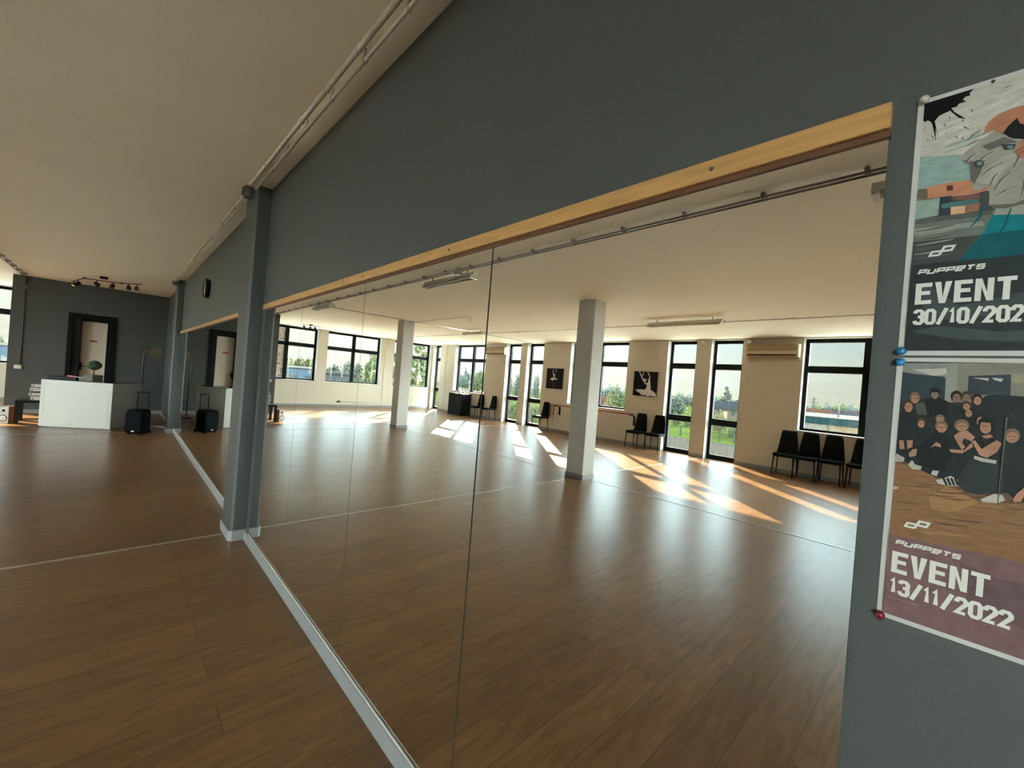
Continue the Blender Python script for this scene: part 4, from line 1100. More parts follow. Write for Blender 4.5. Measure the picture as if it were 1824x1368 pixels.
# ------------------------------------------------------------------ printed pictures
# outlines measured on the picture planes: (colour, [(x, z), ...]) in metres
PRINTS={'P1':[['sky_hi',[[0.0619,1.9837],[-0.0453,1.984],[-0.1308,1.9816],[-0.1273,1.8363],[0.061,1.8898]]],['sky_lo',[[0.0606,1.892],[0.0014,1.8787],[-0.1268,1.8476],[-0.1279,1.7809],[0.0595,1.8355]]],['ink',[[0.0605,1.975],[0.0509,1.9743],[0.0498,1.9807],[0.0298,1.981],[0.0114,1.9793],[-0.0018,1.9793],[0.0037,1.9735],[0.0079,1.9688],[0.0069,1.9651],[0.0121,1.9652],[0.0142,1.9617],[0.0102,1.9578],[0.0177,1.9577],[0.0198,1.9542],[0.0252,1.9542],[0.0217,1.9471],[0.0095,1.9322],[0.0165,1.9361],[0.0249,1.9485],[0.0258,1.9511],[0.0327,1.9495],[0.0374,1.948],[0.0418,1.9418],[0.0368,1.9159],[0.0404,1.9309],[0.0388,1.9116],[0.044,1.9369],[0.0459,1.9423],[0.0494,1.946],[0.0517,1.9446],[0.0552,1.9471],[0.0585,1.9473]]],['ink',[[-0.0151,1.9752],[-0.0146,1.9742],[-0.0134,1.9745],[-0.0124,1.9758],[-0.0123,1.9772],[-0.0133,1.9775],[-0.0145,1.9766]]],['ink',[[-0.0239,1.9609],[-0.0333,1.9625],[-0.028,1.9607]]],['ink',[[0.0129,1.9247],[0.0041,1.9142],[0.0095,1.9189]]],['inkf',[[0.0535,1.9325],[0.0497,1.938],[0.0511,1.9339]]],['inkf',[[0.0289,1.9231],[0.0274,1.9169],[0.0289,1.9163]]],['orange',[[0.0586,1.8353],[0.0539,1.841],[0.0377,1.8433],[0.0173,1.843],[-0.0008,1.8405],[-0.0046,1.8246],[-0.0173,1.8264],[-0.0169,1.8212],[-0.002,1.8188],[0.013,1.8207],[0.0415,1.8249],[0.0589,1.826]]],['olive',[[0.0588,1.8272],[0.058,1.8398],[0.0532,1.8431],[0.044,1.8405],[0.0423,1.8251]]],['dkbr',[[0.0236,1.8392],[0.0171,1.8385],[0.0166,1.8306],[0.0231,1.8313]]],['pale',[[0.0593,1.825],[0.0294,1.8228],[0.0299,1.797],[0.0588,1.7968]]],['slate',[[0.0294,1.824],[0.0177,1.8231],[0.0169,1.795],[0.0286,1.796]]],['teal2',[[0.0273,1.8133],[-0.0096,1.8125],[-0.0101,1.8026],[0.0269,1.8069]]],['maroon2',[[0.0161,1.8215],[-0.0107,1.8186],[-0.0097,1.8103],[0.0158,1.8159]]],['peach',[[0.0175,1.8063],[0.0031,1.8049],[0.0028,1.7939],[0.0169,1.795]]],['brick',[[0.0031,1.8049],[-0.0114,1.8055],[-0.0106,1.7939],[0.0025,1.7938]]],['grnd',[[0.0588,1.7968],[0.0055,1.7934],[-0.0478,1.7899],[-0.1274,1.7902],[-0.1286,1.7439],[0.0592,1.7607]]],['grnd2',[[0.0588,1.7956],[-0.0234,1.7918],[-0.0238,1.7854],[0.0589,1.7887]]],['grnd3',[[0.0596,1.7818],[-0.0157,1.7787],[-0.0161,1.7722],[0.0596,1.7724]]],['dk1',[[0.0593,1.7619],[-0.0168,1.7593],[-0.1314,1.7506],[-0.1323,1.6882],[0.0597,1.7268]]],['turq',[[-0.0245,1.7852],[-0.0561,1.7787],[-0.0859,1.7726],[-0.0898,1.7425],[-0.1051,1.7128],[-0.0769,1.7154],[-0.0734,1.7358],[-0.0609,1.7362],[-0.0538,1.7242],[-0.0243,1.7239],[0.0054,1.7253],[-0.0061,1.7441],[-0.0167,1.7614],[-0.0201,1.7756]]],['turqd',[[0.0054,1.7253],[-0.0061,1.7441],[-0.0161,1.7594],[-0.0533,1.759],[-0.0892,1.7553],[-0.1051,1.7128],[-0.0769,1.7154],[-0.0734,1.7358],[-0.0609,1.7362],[-0.0538,1.7242]]],['skin',[[-0.0082,1.9013],[-0.0104,1.9133],[-0.0136,1.9196],[-0.0217,1.9259],[-0.0324,1.9288],[-0.0441,1.929],[-0.0507,1.9303],[-0.05,1.9449],[-0.0653,1.94],[-0.0673,1.9251],[-0.0825,1.9106],[-0.0921,1.8834],[-0.0907,1.8645],[-0.0561,1.8772],[-0.0274,1.8962],[-0.0172,1.9054]]],['skin',[[-0.0678,1.9508],[-0.0671,1.9402],[-0.0638,1.9336],[-0.0588,1.9328],[-0.0535,1.9382],[-0.0492,1.9483],[-0.0472,1.9605],[-0.048,1.9714],[-0.0514,1.978],[-0.0565,1.9785],[-0.0618,1.9728],[-0.0659,1.9627]]],['hair',[[-0.0466,1.9608],[-0.0469,1.9791],[-0.0563,1.9826],[-0.0675,1.9689],[-0.0723,1.9229],[-0.0671,1.9292],[-0.0655,1.9599],[-0.055,1.9711],[-0.0494,1.9677]]],['blk',[[-0.0271,1.8974],[-0.031,1.9053],[-0.0386,1.9138],[-0.0417,1.9053],[-0.0512,1.8974],[-0.0625,1.899],[-0.0685,1.9026],[-0.0807,1.876],[-0.069,1.8685],[-0.0466,1.8817],[-0.0346,1.8872]]],['jack',[[0.0117,1.8767],[0.0061,1.8847],[-0.0079,1.8949],[-0.016,1.9026],[-0.0201,1.9032],[-0.0289,1.8935],[-0.0402,1.8831],[-0.0466,1.8817],[-0.0689,1.8705],[-0.0867,1.8738],[-0.1004,1.8533],[-0.1012,1.8148],[-0.0906,1.7734],[-0.0561,1.7781],[-0.0245,1.7848],[-0.0262,1.7922],[-0.0195,1.8002],[-0.0194,1.8141],[-0.0174,1.8253],[-0.0042,1.8312],[0.0,1.8412],[0.0019,1.8625],[0.0082,1.8678]]],['jackd',[[0.0099,1.8728],[0.0019,1.8625],[0.0,1.8412],[-0.0041,1.8334],[-0.009,1.8482],[-0.0124,1.8654],[-0.0022,1.8666]]],['jackl',[[-0.0091,1.8471],[-0.0172,1.8553],[-0.0277,1.8645],[-0.0424,1.8657],[-0.0442,1.8568],[-0.0315,1.8443],[-0.0213,1.8306],[-0.0128,1.8309],[-0.0053,1.8374]]],['jackd',[[-0.0202,1.8001],[-0.0422,1.7955],[-0.0537,1.8007],[-0.054,1.7935],[-0.0344,1.7912],[-0.024,1.7942]]],['jackd',[[-0.0084,1.8861],[-0.029,1.8914],[-0.0417,1.8794],[-0.0295,1.8817],[-0.016,1.877]]],['patch',[[-0.0121,1.8595],[-0.0112,1.8562],[-0.0083,1.8552],[-0.0049,1.8569],[-0.0026,1.8606],[-0.0023,1.8646],[-0.0044,1.8668],[-0.0077,1.8664],[-0.0108,1.8635]]],['patch2',[[-0.0104,1.8605],[-0.0096,1.8583],[-0.0076,1.8579],[-0.0055,1.8596],[-0.0045,1.8624],[-0.0052,1.8646],[-0.0072,1.8649],[-0.0094,1.8632]]],['patch',[[-0.0261,1.8819],[-0.0398,1.8774],[-0.0382,1.8713],[-0.03,1.8732]]],['patch2',[[-0.0376,1.874],[-0.0368,1.8727],[-0.0347,1.8727],[-0.0326,1.8742],[-0.0316,1.8762],[-0.0324,1.8775],[-0.0345,1.8774],[-0.0367,1.876]]],['skin',[[-0.0397,1.8666],[-0.0418,1.8773],[-0.0466,1.8817],[-0.0561,1.8772],[-0.0606,1.8635],[-0.0546,1.8554],[-0.0442,1.8568]]],['skind',[[-0.0403,1.8685],[-0.0473,1.8722],[-0.0477,1.8709],[-0.0411,1.8653]]],['skind',[[-0.0419,1.8634],[-0.0483,1.8668],[-0.0484,1.8657],[-0.0427,1.8611]]]],'P2':[['ceil2',[[0.0626,1.5772],[-0.0622,1.5855],[-0.1429,1.5892],[-0.1456,1.5312],[0.061,1.5201]]],['lite2',[[0.0444,1.5677],[0.0081,1.5707],[0.0076,1.5625],[0.0207,1.5588]]],['navy2',[[0.0612,1.5638],[0.0381,1.5605],[0.0101,1.5585],[0.0083,1.5554],[0.0075,1.5215],[0.0608,1.5167]]],['colm2',[[0.0072,1.5783],[-0.0028,1.5785],[-0.0044,1.5225],[0.0076,1.5207]]],['wall2',[[-0.0028,1.5785],[-0.0623,1.5826],[-0.1433,1.5814],[-0.1455,1.535],[-0.0044,1.5225]]],['win2',[[-0.0138,1.5603],[-0.0521,1.5641],[-0.0531,1.5356],[-0.0142,1.5342]]],['lite2',[[-0.018,1.5582],[-0.0331,1.5581],[-0.0323,1.5543],[-0.0222,1.5568]]],['lite2',[[-0.036,1.559],[-0.0458,1.558],[-0.0441,1.5535],[-0.0372,1.5561]]],['ac2',[[-0.0535,1.5649],[-0.08,1.5674],[-0.0806,1.5554],[-0.0536,1.5532]]],['wood2',[[0.0615,1.4358],[-0.1478,1.4864],[-0.1614,1.3498],[0.0611,1.3382]]],['woodd',[[0.0615,1.4257],[0.0334,1.423],[0.0078,1.4123],[-0.0189,1.3952],[-0.0335,1.3883],[-0.151,1.419],[-0.1478,1.4864],[0.0617,1.4392]]],['woodl',[[0.016,1.3801],[-0.0016,1.4018],[-0.0169,1.3931],[-0.0336,1.3868],[-0.0141,1.3693],[0.0092,1.3596]]],['cloth',[[0.0612,1.4931],[0.0549,1.5005],[0.0457,1.5098],[0.0356,1.519],[0.029,1.5244],[0.0145,1.5288],[0.0009,1.5205],[-0.0121,1.5155],[-0.0221,1.521],[-0.0315,1.534],[-0.0412,1.5362],[-0.0536,1.5357],[-0.0657,1.5352],[-0.1451,1.5427],[-0.151,1.419],[-0.0666,1.3969],[-0.0577,1.4063],[-0.0329,1.3987],[-0.0187,1.3982],[-0.0107,1.4102],[0.01,1.4118],[0.0239,1.4184],[0.0383,1.4253],[0.0608,1.436]]],['cloth2',[[0.0348,1.4456],[0.0221,1.4655],[0.0137,1.4763],[0.0003,1.4719],[-0.0054,1.4479],[0.0039,1.421],[0.0244,1.4264]]],['cloth3',[[-0.0116,1.4134],[-0.0204,1.4414],[-0.0262,1.4486],[-0.046,1.4463],[-0.0524,1.4358],[-0.0549,1.407],[-0.033,1.3979],[-0.0187,1.3982]]],['cloth2',[[-0.0262,1.4668],[-0.0285,1.4793],[-0.0422,1.4813],[-0.0466,1.4716],[-0.0454,1.4581],[-0.0256,1.4591]]],['cloth2',[[0.0277,1.5229],[0.0145,1.5288],[0.003,1.5203],[0.004,1.4997],[0.023,1.5008]]],['camo',[[0.0378,1.5155],[0.0287,1.5196],[0.0258,1.5101],[0.0241,1.5006],[0.0346,1.5011]]],['hairb',[[0.039,1.5134],[0.0398,1.5076],[0.0425,1.5037],[0.0463,1.5033],[0.0495,1.5066],[0.051,1.5123],[0.0502,1.5182],[0.0474,1.522],[0.0437,1.5223],[0.0405,1.519]]],['face',[[0.0401,1.5107],[0.0407,1.5062],[0.0428,1.5032],[0.0455,1.503],[0.0479,1.5055],[0.049,1.5098],[0.0484,1.5143],[0.0464,1.5173],[0.0436,1.5175],[0.0412,1.515]]],['facs',[[0.0478,1.5117],[0.0418,1.5123],[0.0417,1.5112],[0.0477,1.5106]]],['facs',[[0.0465,1.5075],[0.0428,1.5079],[0.0446,1.5068]]],['hairl',[[0.0327,1.5262],[0.0335,1.5212],[0.0362,1.5179],[0.0396,1.5176],[0.0427,1.5204],[0.0441,1.5253],[0.0433,1.5304],[0.0406,1.5337],[0.0371,1.5339],[0.0341,1.5311]]],['face',[[0.0338,1.5235],[0.0344,1.5197],[0.0363,1.5172],[0.0389,1.5169],[0.0412,1.5191],[0.0422,1.5228],[0.0416,1.5267],[0.0396,1.5292],[0.0371,1.5294],[0.0348,1.5272]]],['facs',[[0.041,1.5247],[0.0354,1.5252],[0.0353,1.524],[0.041,1.5236]]],['facs',[[0.0398,1.521],[0.0364,1.5213],[0.0381,1.5204]]],['haird',[[0.0128,1.5342],[0.0135,1.5294],[0.016,1.5263],[0.0194,1.526],[0.0223,1.5287],[0.0236,1.5334],[0.0228,1.5382],[0.0203,1.5414],[0.0169,1.5416],[0.0141,1.5388]]],['face2',[[0.0138,1.5316],[0.0144,1.5279],[0.0162,1.5255],[0.0187,1.5253],[0.0208,1.5274],[0.0218,1.531],[0.0212,1.5347],[0.0194,1.537],[0.0169,1.5372],[0.0148,1.5351]]],['facs',[[0.0207,1.5328],[0.0153,1.5332],[0.0152,1.5321],[0.0206,1.5317]]],['facs',[[0.0195,1.5292],[0.0163,1.5295],[0.0179,1.5287]]],['hairb',[[0.0251,1.4902],[0.0257,1.4857],[0.0279,1.4828],[0.0309,1.4824],[0.0334,1.4848],[0.0346,1.489],[0.0339,1.4935],[0.0317,1.4965],[0.0288,1.4968],[0.0262,1.4944]]],['face',[[0.0259,1.4875],[0.0264,1.4841],[0.028,1.4818],[0.0302,1.4815],[0.0321,1.4834],[0.033,1.4866],[0.0325,1.49],[0.0308,1.4923],[0.0287,1.4926],[0.0268,1.4907]]],['facs',[[0.032,1.4885],[0.0273,1.4891],[0.0272,1.488],[0.032,1.4874]]],['facs',[[0.031,1.4852],[0.0281,1.4856],[0.0295,1.4848]]],['hairl',[[0.0057,1.4976],[0.0064,1.4937],[0.0086,1.4911],[0.0116,1.4907],[0.0141,1.4928],[0.0153,1.4965],[0.0146,1.5005],[0.0123,1.5031],[0.0093,1.5035],[0.0068,1.5014]]],['face',[[0.0066,1.495],[0.0071,1.492],[0.0087,1.49],[0.0109,1.4897],[0.0128,1.4913],[0.0137,1.4942],[0.0131,1.4972],[0.0115,1.4992],[0.0093,1.4995],[0.0074,1.4979]]],['facs',[[0.0127,1.496],[0.0079,1.4966],[0.0079,1.4955],[0.0126,1.4949]]],['facs',[[0.0117,1.4931],[0.0088,1.4934],[0.0102,1.4927]]],['hairl',[[0.002,1.4871],[0.003,1.4819],[0.006,1.4783],[0.0101,1.4777],[0.0135,1.4804],[0.0151,1.4854],[0.0141,1.4907],[0.011,1.4942],[0.007,1.4947],[0.0035,1.492]]],['face',[[0.0034,1.4844],[0.004,1.4804],[0.0063,1.4777],[0.0093,1.4772],[0.0118,1.4793],[0.013,1.4831],[0.0123,1.4871],[0.01,1.4899],[0.007,1.4902],[0.0045,1.4881]]],['facs',[[0.0116,1.485],[0.0051,1.4859],[0.005,1.4848],[0.0115,1.4839]]],['facs',[[0.0102,1.4813],[0.0063,1.4819],[0.0082,1.4808]]],['haird',[[-0.0092,1.5311],[-0.0085,1.5261],[-0.006,1.5227],[-0.0027,1.5224],[0.0002,1.5253],[0.0015,1.5303],[0.0008,1.5354],[-0.0018,1.5388],[-0.0051,1.539],[-0.0079,1.5361]]],['face2',[[-0.0082,1.5286],[-0.0076,1.5247],[-0.0058,1.5221],[-0.0034,1.5219],[-0.0012,1.5241],[-0.0003,1.5279],[-0.0008,1.5319],[-0.0027,1.5344],[-0.0051,1.5346],[-0.0072,1.5324]]],['facs',[[-0.0014,1.5297],[-0.0067,1.5302],[-0.0068,1.5291],[-0.0014,1.5287]]],['facs',[[-0.0025,1.526],[-0.0058,1.5263],[-0.0042,1.5254]]],['hairb',[[-0.0186,1.5311],[-0.0179,1.5261],[-0.0154,1.5228],[-0.0122,1.5225],[-0.0094,1.5254],[-0.0081,1.5303],[-0.0088,1.5354],[-0.0113,1.5386],[-0.0145,1.5389],[-0.0173,1.536]]],['face2',[[-0.0176,1.5286],[-0.017,1.5247],[-0.0152,1.5222],[-0.0129,1.522],[-0.0108,1.5242],[-0.0098,1.5279],[-0.0103,1.5318],[-0.0122,1.5343],[-0.0146,1.5345],[-0.0166,1.5323]]],['facs',[[-0.0109,1.5297],[-0.0161,1.5302],[-0.0162,1.5291],[-0.0109,1.5287]]],['facs',[[-0.012,1.526],[-0.0152,1.5263],[-0.0137,1.5254]]],['haird',[[-0.0286,1.5289],[-0.0279,1.5243],[-0.0257,1.5213],[-0.0226,1.5211],[-0.02,1.5236],[-0.0188,1.5281],[-0.0195,1.5327],[-0.0218,1.5357],[-0.0249,1.5359],[-0.0274,1.5333]]],['face',[[-0.0277,1.5264],[-0.0272,1.5229],[-0.0255,1.5206],[-0.0233,1.5204],[-0.0214,1.5224],[-0.0205,1.5258],[-0.021,1.5293],[-0.0227,1.5316],[-0.0249,1.5317],[-0.0268,1.5298]]],['facs',[[-0.0215,1.5275],[-0.0263,1.5279],[-0.0264,1.5269],[-0.0215,1.5265]]],['facs',[[-0.0225,1.5241],[-0.0255,1.5244],[-0.024,1.5236]]],['haird',[[-0.021,1.5107],[-0.0204,1.5065],[-0.0183,1.5037],[-0.0156,1.5034],[-0.0132,1.5057],[-0.0121,1.5098],[-0.0127,1.514],[-0.0148,1.5168],[-0.0176,1.5171],[-0.02,1.5147]]],['face',[[-0.0202,1.5082],[-0.0198,1.505],[-0.0182,1.5028],[-0.0162,1.5026],[-0.0144,1.5044],[-0.0136,1.5075],[-0.0141,1.5107],[-0.0156,1.5128],[-0.0177,1.513],[-0.0194,1.5113]]],['facs',[[-0.0145,1.5092],[-0.019,1.5097],[-0.019,1.5087],[-0.0145,1.5082]]],['facs',[[-0.0154,1.5061],[-0.0182,1.5064],[-0.0168,1.5057]]],['hairl',[[-0.0186,1.4913],[-0.0175,1.486],[-0.014,1.4823],[-0.0094,1.4817],[-0.0055,1.4844],[-0.0037,1.4894],[-0.0049,1.4948],[-0.0085,1.4985],[-0.0131,1.499],[-0.0169,1.4963]]],['face',[[-0.017,1.4887],[-0.0162,1.4846],[-0.0136,1.4818],[-0.0102,1.4813],[-0.0073,1.4834],[-0.0061,1.4872],[-0.0069,1.4913],[-0.0095,1.4941],[-0.0129,1.4946],[-0.0158,1.4925]]],['facs',[[-0.0077,1.4891],[-0.0151,1.4901],[-0.0152,1.489],[-0.0078,1.4881]]],['facs',[[-0.0092,1.4854],[-0.0138,1.486],[-0.0115,1.4849]]],['haird',[[-0.0324,1.5006],[-0.0318,1.4955],[-0.0297,1.492],[-0.0269,1.4917],[-0.0244,1.4945],[-0.0232,1.4995],[-0.0238,1.5047],[-0.026,1.5081],[-0.0288,1.5085],[-0.0313,1.5056]]],['face',[[-0.0316,1.4981],[-0.0311,1.4942],[-0.0296,1.4915],[-0.0275,1.4913],[-0.0256,1.4935],[-0.0248,1.4973],[-0.0252,1.5013],[-0.0268,1.5039],[-0.0289,1.5041],[-0.0307,1.5019]]],['facs',[[-0.0257,1.4991],[-0.0303,1.4996],[-0.0303,1.4986],[-0.0257,1.498]]],['facs',[[-0.0267,1.4953],[-0.0295,1.4957],[-0.0281,1.4947]]],['haird',[[-0.0404,1.4941],[-0.0394,1.4867],[-0.0361,1.4818],[-0.0316,1.4811],[-0.0277,1.4851],[-0.0259,1.4923],[-0.0269,1.4998],[-0.0303,1.5047],[-0.0348,1.5052],[-0.0387,1.5012]]],['face',[[-0.0389,1.4915],[-0.0382,1.4859],[-0.0357,1.4821],[-0.0324,1.4816],[-0.0295,1.4847],[-0.0282,1.4901],[-0.0289,1.4958],[-0.0314,1.4996],[-0.0347,1.5],[-0.0376,1.4969]]],['facs',[[-0.0298,1.492],[-0.037,1.4929],[-0.0371,1.4919],[-0.0298,1.4909]]],['facs',[[-0.0313,1.4869],[-0.0358,1.4875],[-0.0336,1.4861]]],['hairl',[[-0.0641,1.4835],[-0.0632,1.4775],[-0.06,1.4733],[-0.0558,1.4726],[-0.0521,1.4757],[-0.0505,1.4815],[-0.0515,1.4876],[-0.0548,1.4917],[-0.059,1.4922],[-0.0626,1.4891]]],['face',[[-0.0627,1.4809],[-0.062,1.4763],[-0.0596,1.4732],[-0.0565,1.4727],[-0.0538,1.4751],[-0.0526,1.4794],[-0.0534,1.4841],[-0.0557,1.4872],[-0.0589,1.4877],[-0.0615,1.4853]]],['facs',[[-0.0542,1.4813],[-0.061,1.4823],[-0.061,1.4813],[-0.0542,1.4802]]],['facs',[[-0.0556,1.4771],[-0.0597,1.4777],[-0.0577,1.4765]]],['hairb',[[-0.0185,1.5196],[-0.0178,1.516],[-0.0157,1.5137],[-0.0129,1.5134],[-0.0105,1.5153],[-0.0095,1.5188],[-0.0101,1.5224],[-0.0123,1.5248],[-0.0151,1.525],[-0.0174,1.5231]]],['face',[[-0.0177,1.5171],[-0.0172,1.5144],[-0.0156,1.5125],[-0.0136,1.5123],[-0.0118,1.5138],[-0.011,1.5165],[-0.0115,1.5192],[-0.0131,1.521],[-0.0151,1.5212],[-0.0169,1.5197]]],['facs',[[-0.0119,1.5182],[-0.0164,1.5187],[-0.0165,1.5176],[-0.0119,1.5172]]],['facs',[[-0.0128,1.5155],[-0.0156,1.5158],[-0.0142,1.5151]]],['blk',[[0.0238,1.5345],[0.023,1.5394],[0.0175,1.5417],[0.0128,1.5385],[0.0121,1.5353]]],['blk',[[-0.0255,1.4971],[-0.0302,1.5037],[-0.0391,1.5032],[-0.0417,1.4916],[-0.0392,1.4838],[-0.0375,1.497]]],['face',[[0.0601,1.4958],[0.0541,1.4973],[0.0549,1.4805],[0.0573,1.4701],[0.0555,1.4603],[0.0617,1.4594],[0.0616,1.4796]]],['face',[[0.0518,1.4592],[0.047,1.46],[0.045,1.4471],[0.0504,1.4462]]],['face',[[0.0434,1.4606],[0.0369,1.4616],[0.0369,1.4517],[0.042,1.4476]]],['face',[[0.018,1.4533],[0.0129,1.4629],[0.0084,1.4612],[0.007,1.4559],[0.0137,1.4572]]],['face',[[0.0404,1.4413],[0.0361,1.4486],[0.0315,1.4494],[0.0321,1.4395],[0.0389,1.4358]]],['face',[[-0.0044,1.4742],[-0.0079,1.4794],[-0.017,1.4837],[-0.0246,1.4757],[-0.022,1.4692],[-0.0145,1.4726],[-0.0128,1.4662],[-0.0162,1.4606],[-0.0134,1.4555],[-0.0087,1.464]]],['face',[[-0.022,1.4692],[-0.0249,1.4712],[-0.0316,1.4601],[-0.039,1.4689],[-0.0445,1.4742],[-0.0491,1.4705],[-0.0454,1.4581],[-0.0371,1.4491],[-0.03,1.4516]]],['face',[[-0.0007,1.4549],[-0.0155,1.4559],[-0.022,1.4677],[-0.0234,1.4618],[-0.0137,1.4509],[-0.0031,1.4506]]],['face',[[-0.0306,1.4781],[-0.0383,1.4815],[-0.0414,1.4782],[-0.0347,1.4749]]],['white2',[[-0.0251,1.4499],[-0.0342,1.4478],[-0.046,1.4471],[-0.0453,1.4425],[-0.0325,1.443],[-0.0253,1.4454]]],['shoe',[[0.0618,1.4316],[0.0536,1.4389],[0.0442,1.434],[0.045,1.4281],[0.0609,1.4259]]],['shoe',[[0.0401,1.4249],[0.0358,1.4323],[0.0325,1.4264],[0.0248,1.4247],[0.0263,1.4195],[0.0349,1.4186]]],['shoe',[[0.0152,1.4154],[0.0139,1.4213],[0.0072,1.4219],[0.009,1.4136]]],['shoe',[[0.0097,1.4079],[0.0055,1.4104],[-0.005,1.4174],[-0.0116,1.4134],[-0.0131,1.4045],[-0.0015,1.4026],[0.0073,1.4037]]],['cloth',[[0.0033,1.4117],[0.0013,1.4134],[-0.0028,1.4037],[-0.0005,1.4023]]],['cloth',[[-0.0004,1.4125],[-0.0025,1.4142],[-0.0065,1.4045],[-0.0042,1.4032]]],['cloth',[[-0.0041,1.4133],[-0.0062,1.415],[-0.0101,1.4054],[-0.0079,1.4041]]],['cloth',[[-0.0078,1.4142],[-0.0099,1.4159],[-0.0138,1.4062],[-0.0115,1.4049]]],['shoe',[[-0.0338,1.3914],[-0.0391,1.3957],[-0.0456,1.4018],[-0.0532,1.4022],[-0.0559,1.3956],[-0.0491,1.3901],[-0.0365,1.3883]]],['face',[[-0.0623,1.3987],[-0.0651,1.4067],[-0.0711,1.4167],[-0.0731,1.4115],[-0.0693,1.3976],[-0.0634,1.3954]]],['shoe',[[0.0483,1.3876],[0.0496,1.3856],[0.053,1.3841],[0.0565,1.384],[0.058,1.3853],[0.0567,1.3873],[0.0533,1.3888],[0.0498,1.3889]]],['crease',[[-0.0505,1.506],[-0.0524,1.5062],[-0.0502,1.387],[-0.0491,1.3867]]]],'B2':[['skirt',[[6.1551,1.5809],[6.0261,1.5964],[5.8534,1.6011],[5.8133,1.6516],[5.8107,1.7064],[5.7872,1.776],[5.7008,1.7944],[5.6926,1.6999],[5.7001,1.6181],[5.6387,1.5816],[5.5553,1.5336],[5.4945,1.4911],[5.4888,1.4246],[5.5973,1.4362],[5.6849,1.4429],[5.7711,1.4226],[5.8329,1.4519],[5.9214,1.4383],[5.9763,1.4617],[5.9706,1.4828],[6.0655,1.5244]]],['skind2',[[5.7069,1.7805],[5.6793,1.7143],[5.6795,1.633],[5.7001,1.6181]]],['bskin',[[6.0706,2.1002],[6.0475,2.0969],[6.0021,2.0128],[5.9486,1.9185],[5.8966,1.8385],[5.8313,1.7735],[5.7749,1.8039],[5.7697,1.9132],[5.7404,1.9146],[5.7139,1.8615],[5.7069,1.7805],[5.7995,1.748],[5.8437,1.7454],[5.9177,1.8237],[5.9786,1.9171],[6.0323,2.0116]]],['bskin',[[5.9243,1.899],[5.8877,1.9076],[5.855,1.8749],[5.8279,1.9036],[5.8175,1.8699],[5.8497,1.8136],[5.8978,1.8522]]],['bskin',[[5.8212,2.0816],[5.7838,2.0762],[5.7539,2.0364],[5.7177,1.9564],[5.7247,1.9018],[5.7471,1.9075],[5.7439,1.9552],[5.7762,2.0219]]],['bskin',[[5.9645,2.0143],[5.9382,2.0567],[5.9023,2.0745],[5.9283,2.0295],[5.9447,1.96],[5.9618,1.9317]]],['sk2',[[5.7853,1.5851],[5.7677,1.5863],[5.7626,1.426],[5.7743,1.425]]],['sk2',[[5.6977,1.5911],[5.6439,1.4731],[5.6571,1.4586]]],['sk2',[[5.8745,1.5859],[5.9238,1.4656],[5.94,1.4782]]]],'B1':[['skirt',[[9.3573,1.7265],[9.2949,1.7628],[9.2094,1.7834],[9.1213,1.7709],[9.0323,1.7422],[9.0724,1.7155],[9.1809,1.7185],[9.2416,1.6739],[9.3098,1.6955]]],['bskin',[[9.2577,1.9308],[9.2359,1.9316],[9.209,1.8829],[9.186,1.9335],[9.1566,1.9016],[9.1614,1.8435],[9.1761,1.7766],[9.2194,1.7746],[9.2198,1.841]]],['bskin',[[9.2389,2.0644],[9.225,2.0565],[9.2476,1.981],[9.2285,1.9236],[9.2503,1.9228],[9.266,1.9887]]],['bskin',[[9.1526,2.0704],[9.1255,2.0596],[9.0998,2.0192],[9.1097,1.9694],[9.1211,1.9756],[9.117,2.0186]]],['legd',[[9.2294,1.6829],[9.2077,1.684],[9.1982,1.5519],[9.1662,1.4544],[9.1861,1.4366],[9.2199,1.5506]]]]}
INK = dict(ac2=(120,118,95), blk=(20,24,26), brick=(120,85,70), bskin=(215,205,195), camo=(62,68,62), ceil2=(112,115,112), cloth=(27,34,36), cloth2=(20,25,27), cloth3=(36,44,44),
    colm2=(118,122,116), crease=(66,72,66), dk1=(55,60,60), dkbr=(75,45,32), face=(140,105,88), face2=(105,88,78), facs=(95,68,58), grnd=(88,96,92), grnd2=(70,76,72), grnd3=(118,122,116),
    hair=(50,42,38), hairb=(60,46,38), haird=(28,26,26), hairl=(95,82,68), ink=(4,4,5), inkf=(120,122,120), jack=(128,128,122), jackd=(84,86,82), jackl=(142,141,134), legd=(75,76,80),
    lite2=(150,150,144), maroon2=(98,72,68), navy2=(38,52,58), olive=(84,80,68), orange=(158,110,86), pale=(118,138,134), patch=(44,58,60), patch2=(92,112,114), peach=(175,142,112),
    shoe=(150,146,142), sk2=(170,162,152), skin=(146,102,80), skind=(120,78,62), skind2=(120,112,108), skirt=(222,212,200), sky_hi=(158,158,152), sky_lo=(118,140,138), slate=(42,52,58),
    teal2=(62,96,100), turq=(0,98,108), turqd=(0,72,80), wall2=(108,108,98), white2=(150,148,140), win2=(44,52,60), wood2=(112,84,60), woodd=(82,62,48), woodl=(128,98,66),
    black_band=(34,42,44), band_cloud=(52,62,64), maroon=(98,76,78), maroon_cloud=(84,66,70), paper_cloud=(166,168,164), letters=(182,184,180), fine=(130,105,105))
def ink_mat(k):
    nm = 'ink_'+k
    if nm not in M:
        c = tuple(min(.85, v/.62/.77*.8) for v in lin(INK[k]))
        mat(nm, c, .45, spec=.2, var=.14 if k not in ('letters', 'ink') else .02, scale=60, linear=True, stretch=(1, 1, 3) if k.startswith(('wood', 'grnd', 'sky')) else None)
    return nm
